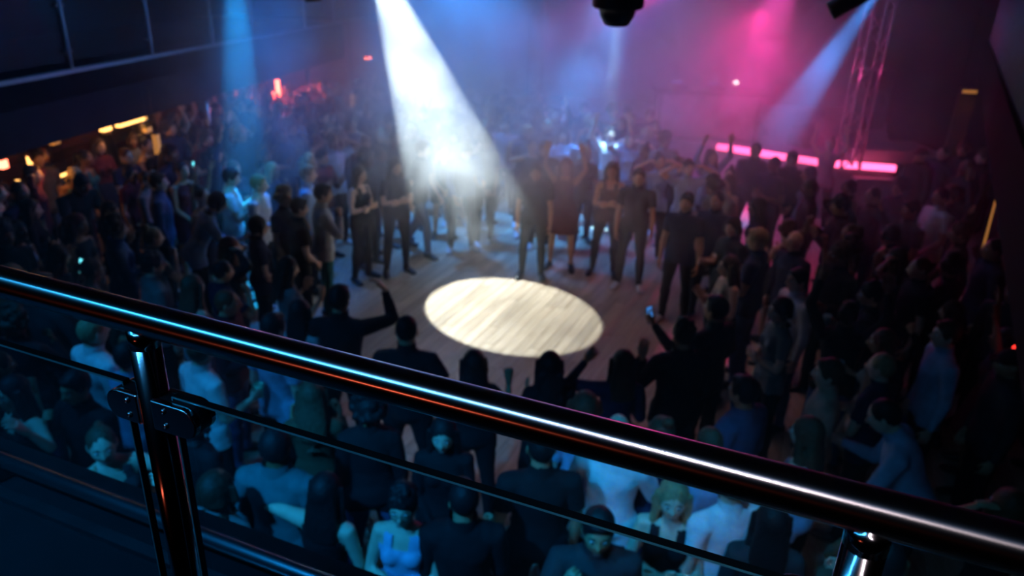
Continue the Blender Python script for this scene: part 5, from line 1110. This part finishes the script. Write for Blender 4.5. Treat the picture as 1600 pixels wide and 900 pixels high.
HW = {'crop': 'crop-haired', 'short': 'short-haired', 'tousled': 'tousle-haired', 'curly': 'curly-haired', 'long': 'long-haired', 'wavy': 'wavy-haired', 'bob': 'bob-haired', 'ponytail': 'ponytailed', 'bun': 'bun-haired'}
PW_ = {'stand': 'arms down', 'armsout': 'elbows out', 'fist_r': 'arm raised', 'raise_r': 'fist raised', 'wave_l': 'waving', 'wave_in': 'waving', 'hand_up_l': 'hand lifted', 'both_up': 'both arms up', 'on_head': 'hands on head', 'phone': 'hands held up', 'phone_up': 'reaching forward', 'crossed': 'arms crossed', 'clap': 'clapping', 'drink': 'forearm forward', 'dance': 'dancing', 'step': 'stepping', 'bow': 'bending', 'hand_mouth': 'hand at mouth', 'in_front': 'hands joined'}
fill_poses = ['stand', 'stand', 'in_front', 'crossed', 'phone', 'clap', 'drink', 'dance', 'hand_mouth', 'bow', 'step', 'both_up', 'raise_r', 'on_head', 'wave_l']
NFILL = 222; n_f = 0; tries = 0; NP = 0; NC = 0
EXT = []
def extents(F, x, y, a0, sx):
    out = []; m_ = Matrix.Rotation(a0, 3, 'Z')
    for kind, p, q, r_ in F.bones:
        if kind in ('ua', 'fa', 'shin'):
            v = m_ @ Vector((q.x * sx, q.y, 0)); out.append((x + v.x, y + v.y))
            if kind == 'fa':
                h_ = q + (q - p).normalized() * 0.13; v = m_ @ Vector((h_.x * sx, h_.y, 0)); out.append((x + v.x, y + v.y))
    c_ = m_ @ Vector((F.MH.translation.x * sx, F.MH.translation.y, 0)); out.append((x + c_.x, y + c_.y))
    return out
for x_, y_, o_, F_, s_, sx_ in PEOPLE: EXT += extents(F_, x_, y_, o_.rotation_euler.z, sx_)
HEROES = []
for x_, y_, o_, F_, s_, sx_ in PEOPLE:
    t_ = seen(x_, y_, F_.height * s_); z_ = (Vector((x_, y_, 1.6)) - EYEP).dot(FW); HEROES.append((t_, y_, 0.75 * FPX / z_))
while n_f < NFILL and tries < 110000:
    tries += 1
    y = 2.0 + 16.0 * random.random() ** 1.15; x = random.uniform(-8.2, 9.6)
    if open_floor(x, y) or not in_hall(x, y): continue
    pp = seen(x, y, 1.6)
    if pp is None or not (-30 < pp[0] < 1630 and -10 < pp[1] < 930): continue
    ht = seen(x, y, 1.78); wd = FPX / ((Vector((x, y, 1.6)) - EYEP).dot(FW)) * 0.26
    if any(hy > y and abs(hp[0] - ht[0]) < wd and hp[1] - 8 < ht[1] < hp[1] + hs for hp, hy, hs in HEROES): continue
    if y > 11.5 and 945 < ht[0] < 1340 and False: continue
    md = 0.50 if y > 5 else 0.56
    if x > 4.5: md = 0.62
    if any((x - q[0]) ** 2 + (y - q[1]) ** 2 < md * md for q in PEOPLE): continue
    fem = random.random() < 0.5
    okp = False
    for _ in range(40):
        pose = random.choice(fill_poses); a0 = math.atan2(-(CENTRE.x - x), CENTRE.y - y) + random.gauss(0, 0.4); sx0 = random.choice([1, -1])
        ext = extents(fig(pose, fem), x, y, a0, sx0)
        if any((ex - q[0]) ** 2 + (ey - q[1]) ** 2 < 0.23 ** 2 for ex, ey in ext for q in PEOPLE if abs(q[0] - x) < 1.4 and abs(q[1] - y) < 1.4): continue
        if any((ex - qx) ** 2 + (ey - qy) ** 2 < 0.15 ** 2 for ex, ey in ext + [(x, y)] for qx, qy in EXT if abs(qx - x) < 1.4 and abs(qy - y) < 1.4): continue
        okp = True; hair = random.choice(['long', 'long', 'wavy', 'bob', 'ponytail', 'bun', 'curly'] if fem else ['crop', 'short', 'short', 'tousled', 'curly'])
        top = random.choice([Tr, Sh, Ve, Dr, Ve] if fem else [Tr, Tr, Sh, Ja]); topc = random.choices(['black', 'charcoal', 'navy', 'grey', 'white', 'light blue', 'denim blue', 'beige', 'wine red', 'teal', 'dusty pink', 'brown', 'olive', 'pale grey'], [15, 9, 9, 1.5, 0.8, 1.2, 1.5, .5, 2.5, 1.5, .7, 2, 1.5, .6])[0]
        lab = '%s person in %s %s, %s, %s' % (HW[hair], topc, GARN[top], PW_[pose], rel(*pp))
        if lab not in LABELS: break
    if not okp or lab in LABELS: continue
    EXT += ext
    o = person(Vector((x, y, 0)), a0, pose, fem, random.gauss(1.68 if fem else 1.79, 0.05), random.choice(['pale', 'tan', 'tan', 'brown', 'brown']), hair, random.choice(['black', 'black', 'dark brown', 'brown', 'auburn', 'fair']) , top, topc,
               random.choice(['trousers', 'trousers', 'skirt']) if fem else 'trousers', random.choice(['black', 'black', 'charcoal', 'denim blue', 'navy']), lab, scale_x=sx0)
    if pose == 'phone' and NP < 14 and random.random() < 0.6:
        cl_ = 'lit phone held by the %s person in %s %s' % (HW[hair], topc, GARN[top])
        if cl_ in LABELS: cl_ = 'small lit phone held up ' + rel(*pp)
        LABELS.add(cl_); phone(o, 1, cl_, random.choice(['screen_cyan', 'screen_dim', 'screen_dim'])); NP += 1
    if pose == 'drink' and NC < 14:
        cl_ = 'cup held by the %s person in %s %s' % (HW[hair], topc, GARN[top])
        if cl_ in LABELS: cl_ = 'plastic cup held up ' + rel(*pp)
        if cl_ in LABELS: cl_ = 'cup in the hand of the person %s' % rel(*pp)
        LABELS.add(cl_); cup(o, 1, cl_, random.choice([(0.6, 0.6, 0.6, 1), (0.7, 0.1, 0.2, 1), (0.2, 0.6, 0.7, 1)])); NC += 1
    n_f += 1
print('people', len(PEOPLE), 'filled', n_f, 'tries', tries, 'figs', len(FIG), 'time', round(time.time() - T0, 1))

# ================================================================ HAZE
def haze(name, lo, hi, expr_kind):
    o = MB().box(lo, hi).build(name, None); m = bpy.data.materials.new(name); m.use_nodes = True; nt = m.node_tree; nt.nodes.clear()
    out = nt.nodes.new('ShaderNodeOutputMaterial'); sc_ = nt.nodes.new('ShaderNodeVolumeScatter'); sc_.inputs['Color'].default_value = (0.95, 0.97, 1, 1); sc_.inputs['Anisotropy'].default_value = 0.15
    nt.links.new(sc_.outputs[0], out.inputs['Volume'])
    tc = nt.nodes.new('ShaderNodeTexCoord'); sx = nt.nodes.new('ShaderNodeSeparateXYZ'); nt.links.new(tc.outputs['Object'], sx.inputs[0])
    def MR(src, a0, a1, b0, b1, smooth=True):
        r = nt.nodes.new('ShaderNodeMapRange'); r.interpolation_type = 'SMOOTHSTEP' if smooth else 'LINEAR'
        for i, v in zip(('From Min', 'From Max', 'To Min', 'To Max'), (a0, a1, b0, b1)): r.inputs[i].default_value = v
        nt.links.new(src, r.inputs['Value']); return r.outputs[0]
    def MT(op, a_, b_):
        r = nt.nodes.new('ShaderNodeMath'); r.operation = op
        for i, v in ((0, a_), (1, b_)):
            if isinstance(v, (int, float)): r.inputs[i].default_value = v
            else: nt.links.new(v, r.inputs[i])
        return r.outputs[0]
    nz = nt.nodes.new('ShaderNodeTexNoise'); nz.inputs['Scale'].default_value = 1.0; nz.inputs['Detail'].default_value = 4; nz.inputs['Roughness'].default_value = 0.6; nz.inputs['Distortion'].default_value = 0.4
    nt.links.new(tc.outputs['Object'], nz.inputs['Vector'])
    N = nz.outputs[0]
    hN = MT('ADD', sx.outputs[2], MT('MULTIPLY', MT('SUBTRACT', N, 0.5), 3.0))
    hmask = MR(hN, 1.05, 2.0, 0.06, 1.0)
    ymask = MR(sx.outputs[1], 6.0, 11.0, 0.03, 1.0)
    xmask = MT('MULTIPLY', MR(sx.outputs[0], -4.6, -2.0, 0.07, 1.0), MR(sx.outputs[0], 4.3, 6.3, 1.0, 0.06))
    puff = MR(N, 0.36, 0.66, 0.45, 1.6)
    def clump(c, r0, r1, gain):
        v = nt.nodes.new('ShaderNodeVectorMath'); v.operation = 'DISTANCE'; nt.links.new(tc.outputs['Object'], v.inputs[0]); v.inputs[1].default_value = c
        return MR(v.outputs['Value'], r0, r1, gain, 0.0)
    clumps = MT('ADD', MT('ADD', clump((-0.6, 10.0, 2.1), 0.3, 2.5, 2.1), clump((4.0, 15.2, 2.6), 0.5, 3.4, 0.9)), MT('ADD', clump((3.9, 12.3, 3.0), 0.2, 1.6, 1.8), 1.0))
    xmask = MT('ADD', xmask, clump((-3.6, 10.9, 2.6), 0.2, 2.2, 0.75))
    den = MT('MULTIPLY', MT('MULTIPLY', hmask, ymask), MT('MULTIPLY', xmask, puff))
    den = MT('MULTIPLY', MT('MULTIPLY', den, clumps), 0.15)
    nt.links.new(den, sc_.inputs['Density'])
    o.data.materials.append(m); tag(o, 'drifting white stage haze filling the hall above the crowd', 'haze', kind='stuff'); return o
haze('haze', (-9.8, 2.4, 0.02), (11.4, 20.5, 6.3), 0)
